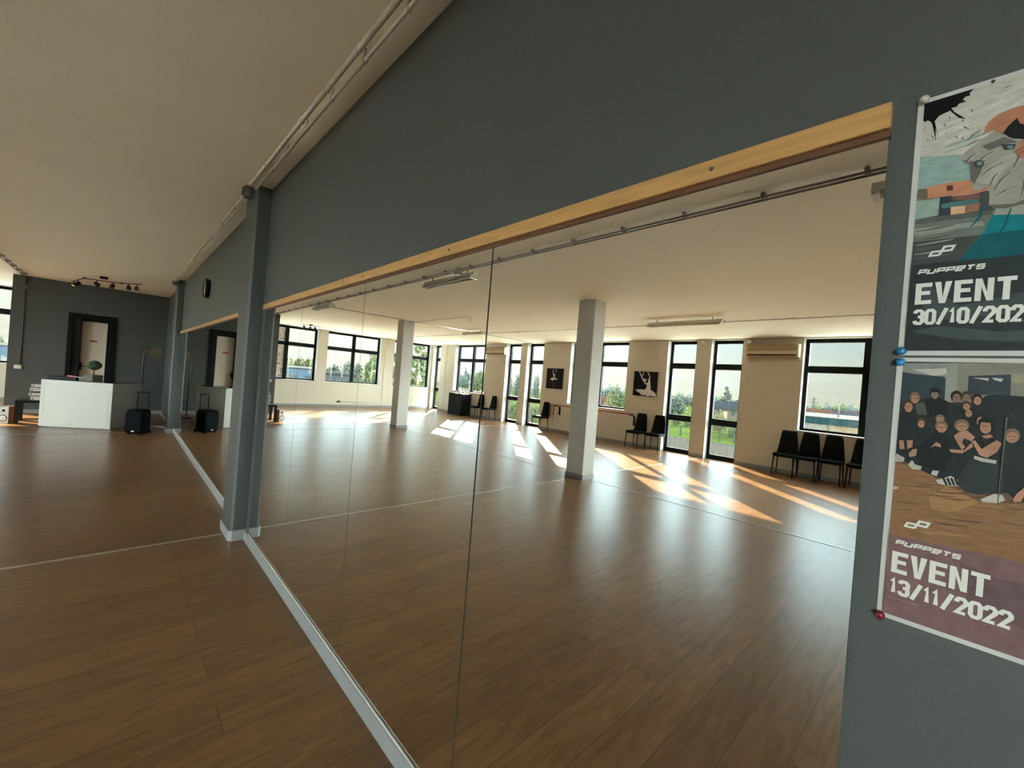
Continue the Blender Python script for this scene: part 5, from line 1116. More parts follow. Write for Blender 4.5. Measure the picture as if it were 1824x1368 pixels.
def printed(name, items, parent, y, rect, facing=1, step=.00002, base=None):
    """flat printed shapes as one mesh on a wall-parallel plane, clipped to the picture's edge"""
    x0, x1, z0, z1 = rect
    keys, vs, fs, mi = [], [], [], []
    items = ([(base, [(x0, z0), (x1, z0), (x1, z1), (x0, z1)])] if base else [])+list(items)
    for i, (k, pts) in enumerate(items):
        if k not in keys:
            keys.append(k)
        q = []
        for x, z in pts:
            if k in ('sky_hi', 'sky_lo', 'grnd', 'grnd2', 'grnd3', 'dk1', 'ceil2', 'wall2', 'wood2', 'woodd', 'cloth', 'maroon', 'black_band') and x < -.10 and facing > 0:
                x = x0
            p = (min(max(x, x0), x1), min(max(z, z0), z1))
            if not q or (abs(p[0]-q[-1][0])+abs(p[1]-q[-1][1]) > 1e-5):
                q.append(p)
        if len(q) < 3:
            continue
        o = len(vs)
        vs += [(x, y+facing*step*(i+1), z) for x, z in q]
        fs.append(list(range(o, o+len(q))))
        mi.append(keys.index(k))
    me = bpy.data.meshes.new(name)
    me.from_pydata(vs, [], fs)
    for k in keys:
        me.materials.append(M[ink_mat(k)])
    for p, a in zip(me.polygons, mi):
        p.material_index = a
        if p.normal.y*facing < 0:
            p.flip()
    o = bpy.data.objects.new(name, me)
    COL.objects.link(o)
    o.parent = parent
    return o

# stroke lettering: each glyph a list of polylines in a unit box
G = {
 'E': [[(1, 1), (0, 1), (0, 0), (1, 0)], [(0, .52), (.88, .52)]], 'V': [[(0, 1), (.5, 0), (1, 1)]], 'N': [[(0, 0), (0, 1), (1, 0), (1, 1)]], 'T': [[(0, 1), (1, 1)], [(.5, 1), (.5, 0)]],
 '0': [[(.25, 0), (0, .14), (0, .86), (.25, 1), (.75, 1), (1, .86), (1, .14), (.75, 0), (.25, 0)]],
 '1': [[(.1, .80), (.62, 1), (.62, 0)]],
 '2': [[(0, .72), (0, .86), (.25, 1), (.75, 1), (1, .86), (1, .66), (.04, 0), (1, 0)]],
 '3': [[(0, .80), (.1, .95), (.3, 1), (.75, 1), (1, .87), (1, .63), (.8, .52), (.4, .52)], [(.8, .52), (1, .40), (1, .14), (.75, 0), (.28, 0), (.08, .06), (0, .22)]],
 '/': [[(0, 0), (1, 1)]],
 'P': [[(0, 0), (0, 1), (1, 1), (1, .40), (.12, .40)]], 'U': [[(0, 1), (0, 0), (1, 0), (1, 1)]], 'e': [[(.15, .48), (1, .48), (1, 1), (0, 1), (0, 0), (.95, 0)]], 'S': [[(1, 1), (0, 1), (0, .52), (1, .52), (1, 0), (0, 0)]],
}
SOLID = {   # plain capitals as outlines: (w stroke, g glyph width, h height) -> polygons
 'E': lambda w, g, h: [[(0, 0), (w, 0), (w, h), (0, h)], [(w, 0), (g, 0), (g, w*.92), (w, w*.92)], [(w, h-w*.92), (g, h-w*.92), (g, h), (w, h)], [(w, h*.53-w*.44), (g*.9, h*.53-w*.44), (g*.9, h*.53+w*.44), (w, h*.53+w*.44)]],
 'V': lambda w, g, h: [[(0, h), (g*.5-w*.5, 0), (g*.5, h*.26), (w*1.02, h)], [(g*.5-w*.5, 0), (g*.5+w*.5, 0), (g*.5, h*.26)], [(g, h), (g-w*1.02, h), (g*.5, h*.26), (g*.5+w*.5, 0)]],
 'N': lambda w, g, h: [[(0, 0), (w*.95, 0), (w*.95, h*.62), (w*.95, h), (0, h)], [(g-w*.95, 0), (g, 0), (g, h), (g-w*.95, h), (g-w*.95, h*.38)], [(w*.95, h*.62), (g-w*.95, 0), (g-w*.95, h*.38), (w*.95, h)]],
 'T': lambda w, g, h: [[(0, h-w*.92), (g, h-w*.92), (g, h), (0, h)], [(g*.5-w*.5, 0), (g*.5+w*.5, 0), (g*.5+w*.5, h-w*.92), (g*.5-w*.5, h-w*.92)]],
}
def stroke(vs, fs, pts, w):
    pts = [Vector(p) for p in pts]
    closed = (pts[0]-pts[-1]).length < 1e-7
    if closed:
        pts = pts[:-1]
    n = len(pts)
    o = len(vs)
    for i in range(n):
        if closed:
            d0 = (pts[i]-pts[i-1]).normalized()
            d1 = (pts[(i+1) % n]-pts[i]).normalized()
        else:
            d0 = (pts[i]-pts[i-1]).normalized() if i else (pts[1]-pts[0]).normalized()
            d1 = (pts[i+1]-pts[i]).normalized() if i < n-1 else d0
        t_ = d0+d1
        t_ = t_.normalized() if t_.length > 1e-6 else d0
        nn = Vector((-t_.y, t_.x))
        k2 = w/2/max(.6, nn.dot(Vector((-d0.y, d0.x))))
        vs += [pts[i]+nn*k2, pts[i]-nn*k2]
    for i in range(n if closed else n-1):
        j = (i+1) % n
        fs.append((o+2*i, o+2*i+1, o+2*j+1, o+2*j))
def lettering(parent, y, specs):
    """specs: (text, x_left, z_base, height, glyph width, pitch, stroke, shear, solid); x runs to the viewer's right = -x"""
    vs, fs = [], []
    for text, xl, zb, h, gw, pitch, w, sh, solid in specs:
        u = 0
        for ch in text:
            gg = gw*(.62 if ch == '1' else 1.0)
            if solid and ch in SOLID:
                for q in SOLID[ch](w, gg, h):
                    o = len(vs)
                    vs += [(xl-u-a, y, zb+b_) for a, b_ in q]
                    fs.append(tuple(range(o, o+len(q))))
            elif ch in G:
                for ip, pl in enumerate(G[ch]):
                    q = []
                    for a, b_ in pl:
                        uu = u+w/2+a*(gg-w)
                        vv = b_*h if ch == '/' else w/2+b_*(h-w)
                        q.append((uu+sh*vv, vv))
                    v2, f2 = [], []
                    stroke(v2, f2, q, w)
                    o = len(vs)
                    vs += [(xl-p.x, y+.00006*ip, zb+p.y) for p in v2]
                    fs += [tuple(o+i for i in f) for f in f2]
            u += pitch*(.68 if ch == '1' else 1.0)
    me = bpy.data.meshes.new('lettering')
    me.from_pydata(vs, [], fs)
    me.materials.append(M[ink_mat('letters')])
    me.update()
    for p in me.polygons:
        if p.normal.y < 0:
            p.flip()
    o = bpy.data.objects.new('lettering', me)
    COL.objects.link(o)
    o.parent = parent
    return o
def logo(parent, y, xl, zb, s):
    """the small slanted dP-shaped mark"""
    w = .0029*s
    vs, fs = [], []
    for pl in ([(.010, 0), (0, 0), (0, .0055), (.0105, .0055)], [(.0100, 0), (.0100, .0112), (.0200, .0112), (.0200, .0050), (.0115, .0050)]):
        v2, f2 = [], []
        stroke(v2, f2, [(a*s+.42*b*s, b*s) for a, b in pl], w)
        o = len(vs)
        vs += [(xl-p.x, y, zb+p.y) for p in v2]
        fs += [tuple(o+i for i in f) for f in f2]
    me = bpy.data.meshes.new('logo')
    me.from_pydata(vs, [], fs)
    me.materials.append(M[ink_mat('letters')])
    for p in me.polygons:
        if p.normal.y < 0:
            p.flip()
    o = bpy.data.objects.new('logo', me)
    COL.objects.link(o)
    o.parent = parent

def sliver(k, pts, w_):
    """a thin tapering brush mark along a path on the picture plane"""
    n_ = len(pts)
    up, dn = [], []
    for i, (x, z) in enumerate(pts):
        x0, z0 = pts[max(i-1, 0)]
        x1, z1 = pts[min(i+1, n_-1)]
        dx, dz = x1-x0, z1-z0
        l_ = math.hypot(dx, dz) or 1
        ww = w_*sin(pi*(i+.35)/(n_-.3))/2
        up.append((x-dz/l_*ww, z+dx/l_*ww))
        dn.append((x+dz/l_*ww, z-dx/l_*ww))
    return (k, up+dn[::-1])
rp_ = random.Random(3)
marks1 = []
for i in range(16):       # wind-blown cloud streaks
    x, z = rp_.uniform(-.05, .03), rp_.uniform(1.885, 1.965)
    L_ = rp_.uniform(.02, .06)
    marks1.append(sliver(rp_.choice(['sky_lo', 'paper_cloud']), [(x+L_*.5, z), (x, z+.003), (x-L_*.5, z+.009)], rp_.uniform(.002, .006)))
for x, z, dx, dz in ((.000, 1.905, .012, .010), (-.004, 1.895, .020, .006), (-.012, 1.868, .016, .014), (.002, 1.872, .010, .012), (-.02, 1.85, .02, .012), (-.03, 1.83, .014, .022),
                     (-.035, 1.815, .02, .008), (-.022, 1.835, .006, .016), (-.045, 1.86, .012, .03), (-.05, 1.82, .004, .03)):
    marks1.append(sliver('jackd', [(x+dx*.5, z-dz*.5), (x+dx*.1, z+dz*.1), (x-dx*.5, z+dz*.5)], .0022))
    marks1.append(sliver('jackl', [(x+dx*.5-.003, z-dz*.5), (x+dx*.1-.003, z+dz*.1), (x-dx*.5-.003, z+dz*.5)], .0018))
for i in range(7):        # blurred ground and trouser creases
    z = 1.735+.007*i
    marks1.append(sliver('grnd3' if i % 2 else 'grnd2', [(.052, z), (.03, z+.001), (.012, z+.002)], .0026))
marks1 += [sliver('turqd', [(-.015, 1.80), (-.012, 1.785), (-.004, 1.772)], .003), sliver('turqd', [(-.04, 1.79), (-.035, 1.765), (-.02, 1.74)], .003)]
for i in range(14):       # ink droplets
    x, z = rp_.uniform(.0, .05), rp_.uniform(1.905, 1.945)
    marks1.append(sliver('ink' if i % 2 else 'inkf', [(x, z), (x-.0008, z-.0025), (x-.0012, z-.005)], .0009))
marks2 = []
for i in range(40):       # grain of the photographed floor
    x, z = rp_.uniform(-.1, .045), rp_.uniform(1.325, 1.40)
    L_ = rp_.uniform(.015, .045)
    marks2.append(sliver(rp_.choice(['woodd', 'woodl', 'wood2']), [(x+L_*.5, z), (x, z+.0012), (x-L_*.5, z+.004)], rp_.uniform(.001, .003)))
for i in range(26):       # creases in the dark clothes
    x, z = rp_.uniform(-.09, .05), rp_.uniform(1.425, 1.515)
    marks2.append(sliver(rp_.choice(['cloth2', 'cloth3', 'cloth3']), [(x+.004, z+.004), (x, z), (x-.003, z-.008)], rp_.uniform(.0012, .003)))
PX0, PX1 = -.214, .0615
t = thing('poster', 'upper wall poster of a dancer in a grey jacket, dated 30 October', 'poster', (0, 0, 0), 0, 'event posters')
MB().box(PX0, PX1, .0006, .0012, 1.589, 1.980).build('paper', 'paper', t)
bands = [('black_band', [(.0545, 1.7262), (-.208, 1.7215), (-.208, 1.596), (.0545, 1.596)]),
         ('band_cloud', [(.05, 1.625), (.02, 1.632), (-.04, 1.622), (-.15, 1.63), (-.2, 1.61), (-.1, 1.605), (.0, 1.612)]),
         ('band_cloud', [(.052, 1.70), (.03, 1.69), (.0, 1.66), (-.08, 1.68), (-.17, 1.70), (-.1, 1.65), (.03, 1.64)])]
i_ = next(i for i, q in enumerate(PRINTS['P1']) if q[0] == 'patch')
printed('printed_picture', PRINTS['P1'][:2]+marks1[:16]+PRINTS['P1'][2:i_]+marks1[16:]+PRINTS['P1'][i_:]+bands, t, .0013, (-.208, .0545, 1.596, 1.9735), base='dk1')
YL = .0035
logo(t, YL, .0352, 1.7372, 1.0)
lettering(t, YL, [('PUPPeTS', .0472, 1.7103, .0078, .0087, .0097, .0021, .35, False), ('EVENT', .0472, 1.6655, .0315, .0175, .0201, .0064, 0, True),
                  ('30/10/2022', .0480, 1.6345, .0235, .0125, .01235, .0045, .0, False)])
t = thing('poster', 'lower wall poster of a seated group, maroon band, dated 13 November', 'poster', (0, 0, 0), 0, 'event posters')
MB().box(PX0, PX1, .0006, .0012, 1.1885, 1.5855).build('paper', 'paper', t)
bands = [('maroon', [(.0545, 1.3155), (.0, 1.3165), (-.05, 1.319), (-.12, 1.312), (-.208, 1.318), (-.208, 1.196), (.0545, 1.196)]),
         ('maroon_cloud', [(-.02, 1.30), (-.06, 1.29), (-.2, 1.31), (-.2, 1.22), (-.12, 1.2), (-.08, 1.235), (-.03, 1.25)]),
         ('fine', [(.0505, 1.2228), (.0175, 1.2226), (.0175, 1.2218), (.0505, 1.2219)])]
i_ = next(i for i, q in enumerate(PRINTS['P2']) if q[0] == 'camo')
j_ = next(i for i, q in enumerate(PRINTS['P2']) if q[0] == 'cloth')
printed('printed_picture', PRINTS['P2'][:j_]+[('wood2', [(.0545, 1.30), (.0545, 1.365), (-.208, 1.365), (-.208, 1.30)])]+marks2[:40]+PRINTS['P2'][j_:i_]+marks2[40:]+PRINTS['P2'][i_:]+bands, t, .0013, (-.208, .0545, 1.1955, 1.5795), base='cloth3', step=.000015)
YL = .0045
logo(t, YL, .0375, 1.333, 1.0)
lettering(t, YL, [('PUPPeTS', .0474, 1.3030, .0075, .0087, .0097, .0021, .35, False), ('EVENT', .0490, 1.2605, .0318, .0175, .0201, .0064, 0, True),
                  ('13/11/2022', .0495, 1.2285, .0240, .0135, .01335, .0048, .0, False)])
for (x, z, m_, lb) in ((.0575, 1.595, 'pin_blue', 'blue push pin at the bottom corner of the upper poster'), (.0575, 1.5785, 'pin_blue', 'blue push pin at the top corner of the lower poster'),
                       (.0572, 1.1915, 'pin_red', 'dark red push pin at the bottom corner of the lower poster'), (.0545, 1.977, 'pin_white', 'whitish push pin at the top corner of the upper poster'),
                       (-.0141, 1.9745, 'pin_dark', 'tiny dark blue pin on the top edge of the upper poster')):
    s = .35 if m_ == 'pin_dark' else 1.0
    o = MB().lathe([(.0035*s, 0), (.0055*s, .003*s), (.0062*s, .0065*s), (.0045*s, .0095*s), (.001*s, .0105*s)], 16, (0, 0, 0), (0, 1, 0)).build('push_pin', m_)
    o.location = (x, .0014, z)
    tag(o, lb, 'push pin', 'push pins')

for nm, key, rect, lb in (('near', 'B2', (5.51, 6.22, 1.415, 2.10), 'square black picture of a dancer in a wide white tutu seen from behind'),
                          ('far', 'B1', (8.82, 9.53, 1.405, 2.09), 'black picture of a small distant dancer on tiptoe with arms raised')):
    t = thing('canvas_picture', lb, 'picture', (0, 0, 0), 0, 'dancer pictures')
    x0, x1, z0, z1 = rect
    MB().box(x0, x1, YW-.035, YW-.001, z0, z1).build('canvas', 'canvas_black', t, bevel=.003)
    printed('printed_dancer', PRINTS[key], t, YW-.0355, (x0+.002, x1-.002, z0+.002, z1-.002), facing=-1, step=.0002)

# ------------------------------------------------------------------ outside
ZG = -4.0
MB().box(-140, 330, YW+3, 420, ZG-.3, ZG).build('ground', 'grass', kind='structure')
MB().box(XE+3, 330, -120, YW+3, ZG-.3, ZG).build('ground', 'grass', kind='structure')
MB().box(12, 70, 42, 54, ZG, ZG+.03).build('yard_gravel', 'gravel', kind='structure')
MB().box(XB-110, 12, YW+.4, 130, ZG, ZG+.04).build('bounce_ground', 'bounce_paving', kind='structure')  # unseen pale ground added to bounce daylight up to the ceiling
MB().box(12, XE+24, YW+.4, 42, ZG, ZG+.04).build('bounce_ground', 'bounce_paving', kind='structure')
MB().box(XE+.4, XE+24, -30, YW+.4, ZG, ZG+.04).build('bounce_ground', 'bounce_paving', kind='structure')
MB().box(XB-110, XB-.4, -80, YW+.4, ZG, ZG+.04).build('bounce_ground', 'bounce_paving', kind='structure')
MB().box(XB, XE+2.2, YW+.3, YW+2.5, -.45, -.22).build('balcony_slab', 'balcony_concrete', kind='structure')
MB().box(XE+.3, XE+2.2, -3, YW+.3, -.45, -.22).build('balcony_slab', 'balcony_concrete', kind='structure')
def leaf_mesh(name, blobs, nleaf, size):
    vs, fs = [], []
    tot = sum(b[3]**2 for b in blobs)
    for bx_, by_, bz_, br, sq_ in blobs:
        for _ in range(max(12, int(nleaf*br*br/tot))):
            d = Vector((random.gauss(0, 1), random.gauss(0, 1), random.gauss(0, 1))).normalized()
            rr = br*(random.random()**.35)*random.uniform(.85, 1.12)
            p = Vector((bx_, by_, bz_))+Vector((d.x*rr, d.y*rr, d.z*rr*sq_))
            a = Vector((random.gauss(0, 1), random.gauss(0, 1), random.gauss(0, 1))).normalized()
            b = a.cross(d)
            b = b.normalized() if b.length > 1e-3 else Vector((1, 0, 0))
            s = size*random.uniform(.6, 1.3)
            o = len(vs)
            vs += [p+a*s, p+b*s*.6, p-a*s, p-b*s*.6]
            fs.append((o, o+1, o+2, o+3))
    me = bpy.data.meshes.new(name)
    me.from_pydata(vs, [], fs)
    me.materials.append(M['leaf_green'])
    return me
# unit crowns: height 1, sit on z = 0
CROWN = {
 'round': leaf_mesh('foliage', [(0, 0, .60, .30, 1.0), (.16, .05, .50, .22, 1), (-.17, -.03, .48, .22, 1), (.03, .17, .52, .2, 1), (-.02, -.17, .5, .2, 1), (.06, 0, .8, .17, 1), (-.1, .05, .74, .16, 1), (.2, -.1, .66, .13, 1)], 2200, .034),
 'column': leaf_mesh('foliage', [(0, 0, .2, .10, 1.6), (.02, .01, .38, .12, 1.5), (-.02, 0, .55, .115, 1.5), (.015, -.01, .72, .09, 1.6), (0, 0, .87, .055, 2)], 1000, .022),
 'bush': leaf_mesh('foliage', [(0, 0, .45, .5, .95), (.45, .1, .35, .38, .9), (-.45, -.1, .35, .4, .9), (.1, .4, .35, .38, .9), (0, -.4, .32, .36, .85), (.75, 0, .25, .25, .9), (-.78, 0, .25, .25, .9)], 1400, .06),
 'open': leaf_mesh('foliage', [(0, 0, .92, .08, 1), (.12, 0, .8, .1, .8), (-.13, .03, .76, .1, .8), (.02, .1, .68, .12, .8), (.22, 0, .62, .12, .7), (-.22, 0, .58, .13, .7), (0, -.15, .55, .13, .7), (.1, .1, .45, .14, .7), (-.1, 0, .42, .12, .8)], 1900, .028),
}
trunk_me = {}
def tree(kind, x, y, h, wd, m_, label, cat='tree', group='trees and bushes beyond the windows'):
    nm = 'bush' if kind == 'bush' else 'tree'
    t = thing(nm, label, nm, (x, y, ZG), random.uniform(0, 6), group)
    o = bpy.data.objects.new('foliage', CROWN[kind])
    COL.objects.link(o)
    o.parent = t
    o.scale = (wd, wd, h)
    o.material_slots[0].link = 'OBJECT'
    o.material_slots[0].material = M[m_]
    if kind != 'bush':
        g = MB()
        g.tube([(0, 0, 0), (.04, .02, h*.3), (0, 0, h*.55), (-.03, .02, h*.8)], [h*.022, h*.017, h*.012, h*.004], 8)
        for k2 in range(5):
            a = k2*1.3
            g.tube([(0, 0, h*(.32+.07*k2)), (cos(a)*wd*.16, sin(a)*wd*.16, h*(.45+.07*k2))], [h*.009, h*.003], 6)
        g.build('trunk', 'bark', t)
    return t
def row(kind, pts, mats_, labels, group):
    for i, (x, y, h, wd) in enumerate(pts):
        tree(kind, x, y, h, wd, mats_[i % len(mats_)], labels if isinstance(labels, str) else labels[i], group=group)
# seen through the near window
row('bush', [(44.5, 220, 7.2, 4.5), (40.5, 222, 7.9, 4.5), (36.5, 220, 8.6, 4.5), (32.5, 221, 9.3, 5), (28.5, 220, 8.8, 5), (24.5, 222, 8.6, 5), (49, 221, 7.3, 5), (20, 220, 8.5, 5)],
    ['leaf_blue', 'leaf_green'], 'bluish tree clump in the far tree line beyond the near window', 'tree line beyond the near window')
tree('bush', 10.8, 60, 5.3, 1.3, 'leaf_olive', 'yellow-green bush behind the low roof outside the near window')
tree('bush', 8.0, 62, 4.5, 1.2, 'leaf_green', 'small green bush right of the yellow-green one beyond the low roof')
# through the near glazed doors
tree('open', 52.9, 150, 10.1, 8, 'leaf_grey', 'tall thin-crowned tree behind the farmhouse outside the glazed doors')
tree('bush', 25.6, 70, 4.3, 1.5, 'leaf_olive', 'dark bush in front of the farmhouse outside the glazed doors')
tree('bush', 22.0, 66, 2.5, 1.4, 'leaf_green', 'low bright bush right of the farmhouse bush')
row('bush', [(86, 230, 8.2, 5), (80, 231, 8.8, 5), (74, 230, 9.2, 5), (68, 230, 8.8, 5)], ['leaf_blue', 'leaf_grey'], 'distant tree clump on the skyline behind the farmhouse', 'skyline behind the farmhouse')
row('bush', [(112, 230, 8.0, 5), (106, 231, 8.9, 5), (100, 230, 8.4, 5), (94, 230, 8.2, 5)], ['leaf_grey', 'leaf_blue'], 'distant tree clump on the skyline left of the farmhouse', 'skyline left of the farmhouse')
tree('round', 37.8, 80, 5.8, 6.5, 'leaf_dark', 'dark round tree at the field edge outside the second glazed door')
row('bush', [(35.0, 75, 2.6, 1.2), (32.8, 75, 3.2, 1.1)], ['leaf_olive', 'leaf_olive'], ['olive hedge bush below the dark round tree', 'olive hedge bush right of the dark round tree'], 'hedge bushes at the field edge')
# through the middle window
row('bush', [(104, 150, 8.3, 4), (99.5, 151, 9.3, 4), (95.5, 150, 9.2, 3.5), (91, 151, 8.2, 4), (110, 150, 8.6, 4)], ['leaf_blue', 'leaf_blue', 'leaf_dark'], 'bluish tree clump on the skyline beyond the middle window', 'skyline beyond the middle window')
tree('round', 39.2, 60, 5.9, 4.2, 'leaf_olive', 'light yellow-green tree beyond the middle window')
tree('round', 36.8, 61, 7.2, 4.0, 'leaf_green', 'taller green tree at the right edge of the middle window')
# through the far glazed doors: poplars
row('column', [(88.5, 90, 7.6, 8), (86.8, 91, 8.2, 8), (85.0, 90, 8.6, 8), (83.2, 91, 8.4, 8), (96.4, 90, 7.4, 8), (94.7, 91, 8.5, 9), (93.0, 90, 8.0, 8)],
    ['leaf_dark', 'leaf_grey', 'leaf_blue'], 'tall narrow poplar in the row outside the far glazed doors', 'poplars outside the far glazed doors')
row('bush', [(38.6, 40, 4.3, 1.3), (37.2, 40, 4.2, 1.1), (43.2, 40, 4.4, 1.4), (41.6, 40, 4.3, 1.2)], ['leaf_olive', 'leaf_green'], 'sunny yellow-green bush at the foot of the poplars', 'bushes at the foot of the poplars')
# through the far window
row('round', [(150, 110, 7.6, 9), (146.5, 111, 8.6, 9), (143, 110, 8.2, 9)], ['leaf_blue', 'leaf_blue', 'leaf_dark'], 'bluish distant tree beside the church tower', 'trees beside the church tower')
tree('round', 75.3, 60, 8.0, 6.5, 'leaf_green', 'big green tree right of the church tower outside the far window')
tree('round', 70.5, 61, 6.5, 5.5, 'leaf_olive', 'lower olive tree right of the big green tree outside the far window')
tree('bush', 80.5, 62, 3.0, 1.6, 'leaf_dark', 'low dark bush under the church tower')
tree('bush', 123, 80, 5.0, 2.5, 'leaf_olive', 'olive bush outside the corner glazed door')
tree('round', 124, 92, 7.0, 7, 'leaf_blue', 'bluish tree behind the corner glazed door')
# beyond the far window wall
tree('open', 40, 22.8, 9.2, 7.5, 'leaf_green', 'tall feathery tree outside the corner far window')
tree('bush', 41, 24.8, 4.6, 1.8, 'leaf_dark', 'dark bush at the foot of the tall feathery tree')
tree('bush', 39.5, 20.9, 4.2, 1.5, 'leaf_olive', 'olive bush left of the tall feathery tree')
tree('open', 50, 25.2, 8.2, 6, 'leaf_dark', 'slim dark tree beside the column, outside the corner far window')
tree('open', 45, 20.0, 7.9, 6, 'leaf_green', 'tall tree at the right side of the middle far window')
tree('bush', 45.5, 18.6, 5.6, 1.7, 'leaf_green', 'bushy tree right of the long grey building')
tree('bush', 44, 20.8, 4.4, 1.4, 'leaf_olive', 'olive bush under the tall tree by the long grey building')
row('round', [(72, 25.6, 6.4, 5), (71, 27.6, 7.2, 5), (72, 23.6, 6.2, 5), (73, 30, 7.0, 5.5)], ['leaf_dark', 'leaf_grey'], 'dark tree rising behind the long grey building', 'trees behind the long grey building')
row('round', [(75, 21.2, 7.2, 5), (76, 23.0, 7.3, 5), (74, 19.0, 7.0, 5), (75, 16.5, 7.2, 5), (76, 14, 6.6, 5), (75, 11.5, 7, 5)], ['leaf_olive', 'leaf_green'], 'olive tree rising behind the blue shed', 'trees behind the blue shed')

def house(x, y, rz, L, D, hw, hr, wall, roof, label, nwin=2, group=None, name='house'):
    t = thing(name, label, name.replace('_', ' '), (x, y, ZG), rz, group)
    MB().box(-L/2, L/2, -D/2, D/2, 0, hw).build('walls', wall, t)
    g = MB()
    if hr > .01:
        g.prism([(-L/2-.3, -D/2-.4, hw), (-L/2-.3, D/2+.4, hw), (-L/2-.3, 0, hw+hr)], (L+.6, 0, 0))
    else:
        g.box(-L/2-.15, L/2+.15, -D/2-.15, D/2+.15, hw, hw+.35)
    g.build('roof', roof, t)
    for i in range(nwin):
        u = -L/2+L*(i+.5)/nwin
        f = MB().box(u-.5, u+.5, -D/2-.05, -D/2+.02, hw*.45, hw*.45+1.3).build('window', 'black_frame', t)
        MB().box(u-.44, u+.44, -D/2-.07, -D/2-.04, hw*.45+.06, hw*.45+1.24).build('pane', 'dark_glass', f)
    return t
def door_on(t, u, D):
    MB().box(u-.5, u+.5, -D/2-.06, -D/2+.02, 0, 2.1).build('door', 'bark', t)
h_ = house(44.3, 130, 0, 7.5, 7, 2.7, 2.4, 'render_pink', 'roof_grey', 'low pinkish farmhouse with grey roof outside the near glazed doors', 2)
door_on(h_, .2, 7)
MB().box(-1.9, -1.3, -.3, .3, 3.2, 5.6).build('chimney', 'roof_red', h_)
house(55.5, 80, R(30), 7, 6, 2.4, 1.5, 'render_white', 'roof_red', 'small white house at the lower left of the middle window', 2)
for i, (x, y, L, wl_, rf, lb) in enumerate(((23.3, 120, 5, 'render_white', 'roof_red', 'small white house with red roof in the distant village, left end of the near window'),
        (19.6, 124, 6, 'render_pink', 'roof_red', 'pinkish village house with red roof beyond the yellow-green bush'), (15.8, 120, 5, 'render_white', 'roof_grey', 'white village house with grey roof, right end of the near window'),
        (28, 150, 8, 'render_pink', 'roof_red', 'long pinkish village house behind the others'), (20, 160, 7, 'render_white', 'roof_red', 'white village house furthest back among the roofs'))):
    house(x, y, R(8*i-10), L, 6, 3.3, 1.6, wl_, rf, lb, 2, 'village houses')
# low flat-roofed building just across the yard
t = thing('low_building', 'flat-roofed concrete building with a teal roof edge outside the near window', 'building', (-2, 24, ZG))
MB().box(-14, 9, 0, 12, 0, 4.70).build('walls', 'concrete', t)
MB().box(-14.15, 9.15, -.15, 12.1, 4.70, 5.02).build('fascia', 'teal_fascia', t)
MB().box(-14.2, 9.2, -.2, 12.2, 5.02, 5.07).build('roof_edge', 'render_white', t)
for i in range(8):
    MB().box(-13.9+2.85*i, -13.9+2.85*i+2.78, -.05, 0, .1, 4.68).build('wall_panel', ['concrete', 'concrete_tan'][i % 3 == 0], t)
MB().tube([(5.8, 1, 5.05), (5.8, 1, 5.75)], .03).build('vent_pipe', 'render_white', t)
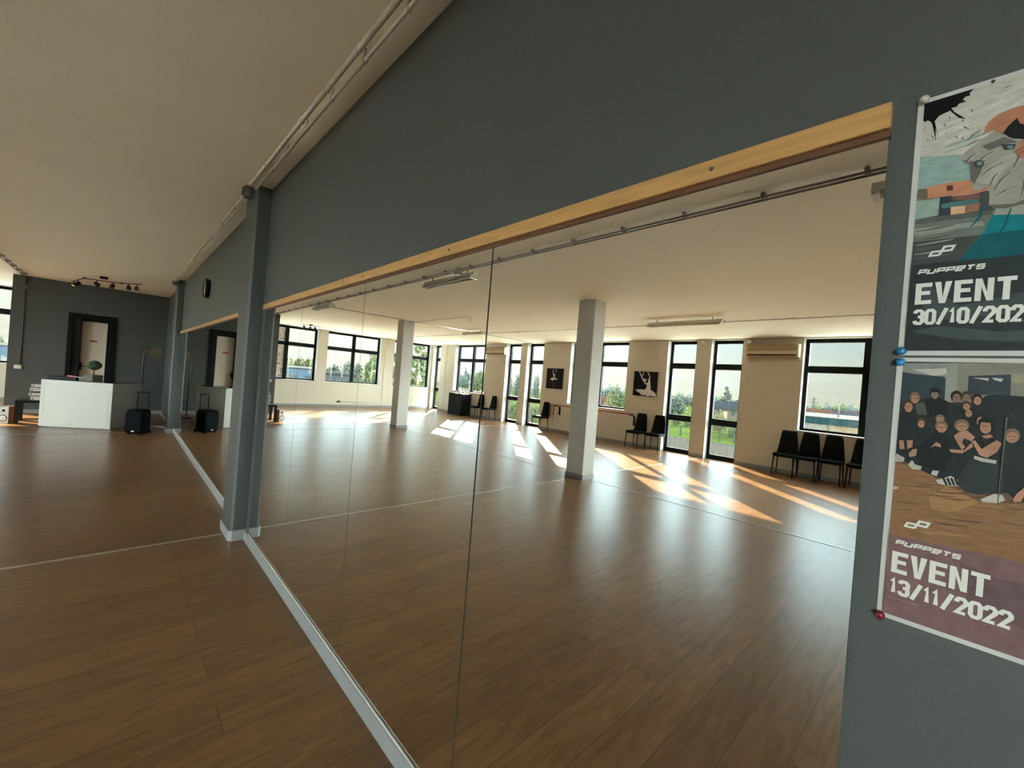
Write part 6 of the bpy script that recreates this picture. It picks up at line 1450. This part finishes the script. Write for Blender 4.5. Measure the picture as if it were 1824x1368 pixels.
# sheds and long building beyond the far window wall
t = thing('shed', 'blue clad industrial shed outside the far window beside the grey wall', 'shed', (60, 17.0, ZG))
MB().box(0, 10, -7.5, 2.3, 0, 5.2).build('walls', 'blue_cladding', t)
MB().box(-.2, 10, -7.7, 2.5, 5.2, 5.45).build('roof', 'render_white', t)
MB().box(-.05, 0, -1.8, -.4, 0, 4.2).build('shutter_door', 'grey_cladding', t)
MB().box(-.05, 0, .6, 1.6, 2.6, 4.2).build('window', 'dark_glass', t)
t = thing('long_building', 'long grey glazed industrial building outside the middle far window', 'building', (60, 23.4, ZG))
MB().box(0, 12, -3.4, 2.4, 0, 4.75).build('walls', 'grey_cladding', t)
MB().box(-.3, 12, -3.7, 2.7, 4.75, 5.05).build('roof', 'grey_cladding', t)
for i in range(5):
    MB().box(-.06, 0, -3.0+1.05*i, -3.0+1.05*i+.85, .3, 3.9).build('window', ['dark_glass', 'blue_cladding'][i % 2], t)
# church tower, pylon, fence
t = thing('church_tower', 'slender church tower on the skyline outside the far window', 'tower', (186.7, 140, ZG))
MB().box(-.5, .5, -.5, .5, 0, 8.6).build('tower_body', 'render_white', t)
MB().lathe([(.75, 8.6), (.4, 9.8), (.05, 11.1)], 8).build('spire', 'roof_grey', t)
MB().lathe([(.05, 11.1), (.3, 11.3), (.3, 11.6), (.02, 11.8)], 10).build('spire_ball', 'roof_grey', t)
t = thing('power_pylon', 'lattice power pylon on the skyline outside the near window', 'pylon', (37.6, 200, ZG))
g = MB()
for sx, sy in ((-1, -1), (1, -1), (1, 1), (-1, 1)):
    g.tube([(sx*.7, sy*.7, 0), (sx*.12, sy*.12, 9.3)], .07, 5)
for i in range(6):
    a, b = .7-.58*i/6, .7-.58*(i+1)/6
    for s in (-1, 1):
        g.tube([(-a, s*a, 9.3*i/6), (b, s*b, 9.3*(i+1)/6)], .045, 4)
g.build('lattice', 'post_grey', t)
for z, L in ((7.4, 1.5), (8.4, 1.1)):
    MB().tube([(-L, 0, z), (L, 0, z)], .07, 5).build('cross_arm', 'post_grey', t)
t = thing('field_fence', 'low post and wire fence between the gravel yard and the field', 'fence', (0, 56, ZG))
for i in range(22):
    MB().box(10+1.72*i-.09, 10+1.72*i+.09, -.09, .09, 0, 1.25 if i % 3 else 1.5).build('post', 'post_grey', t)
for z in (.45, .95):
    MB().tube([(10, 0, z), (46.2, 0, z)], .015, 5).build('wire', 'post_grey', t)
t = thing('yard_railing', 'thin metal railing across the gravel yard outside the glazed doors', 'railing', (0, 40, ZG))
for i in range(24):
    MB().tube([(12+.62*i, 0, 0), (12+.62*i, 0, 1.35)], .022, 6).build('baluster', 'post_grey', t)
MB().tube([(12, 0, 1.37), (12+.62*23, 0, 1.37)], .03, 6).build('handrail', 'post_grey', t)
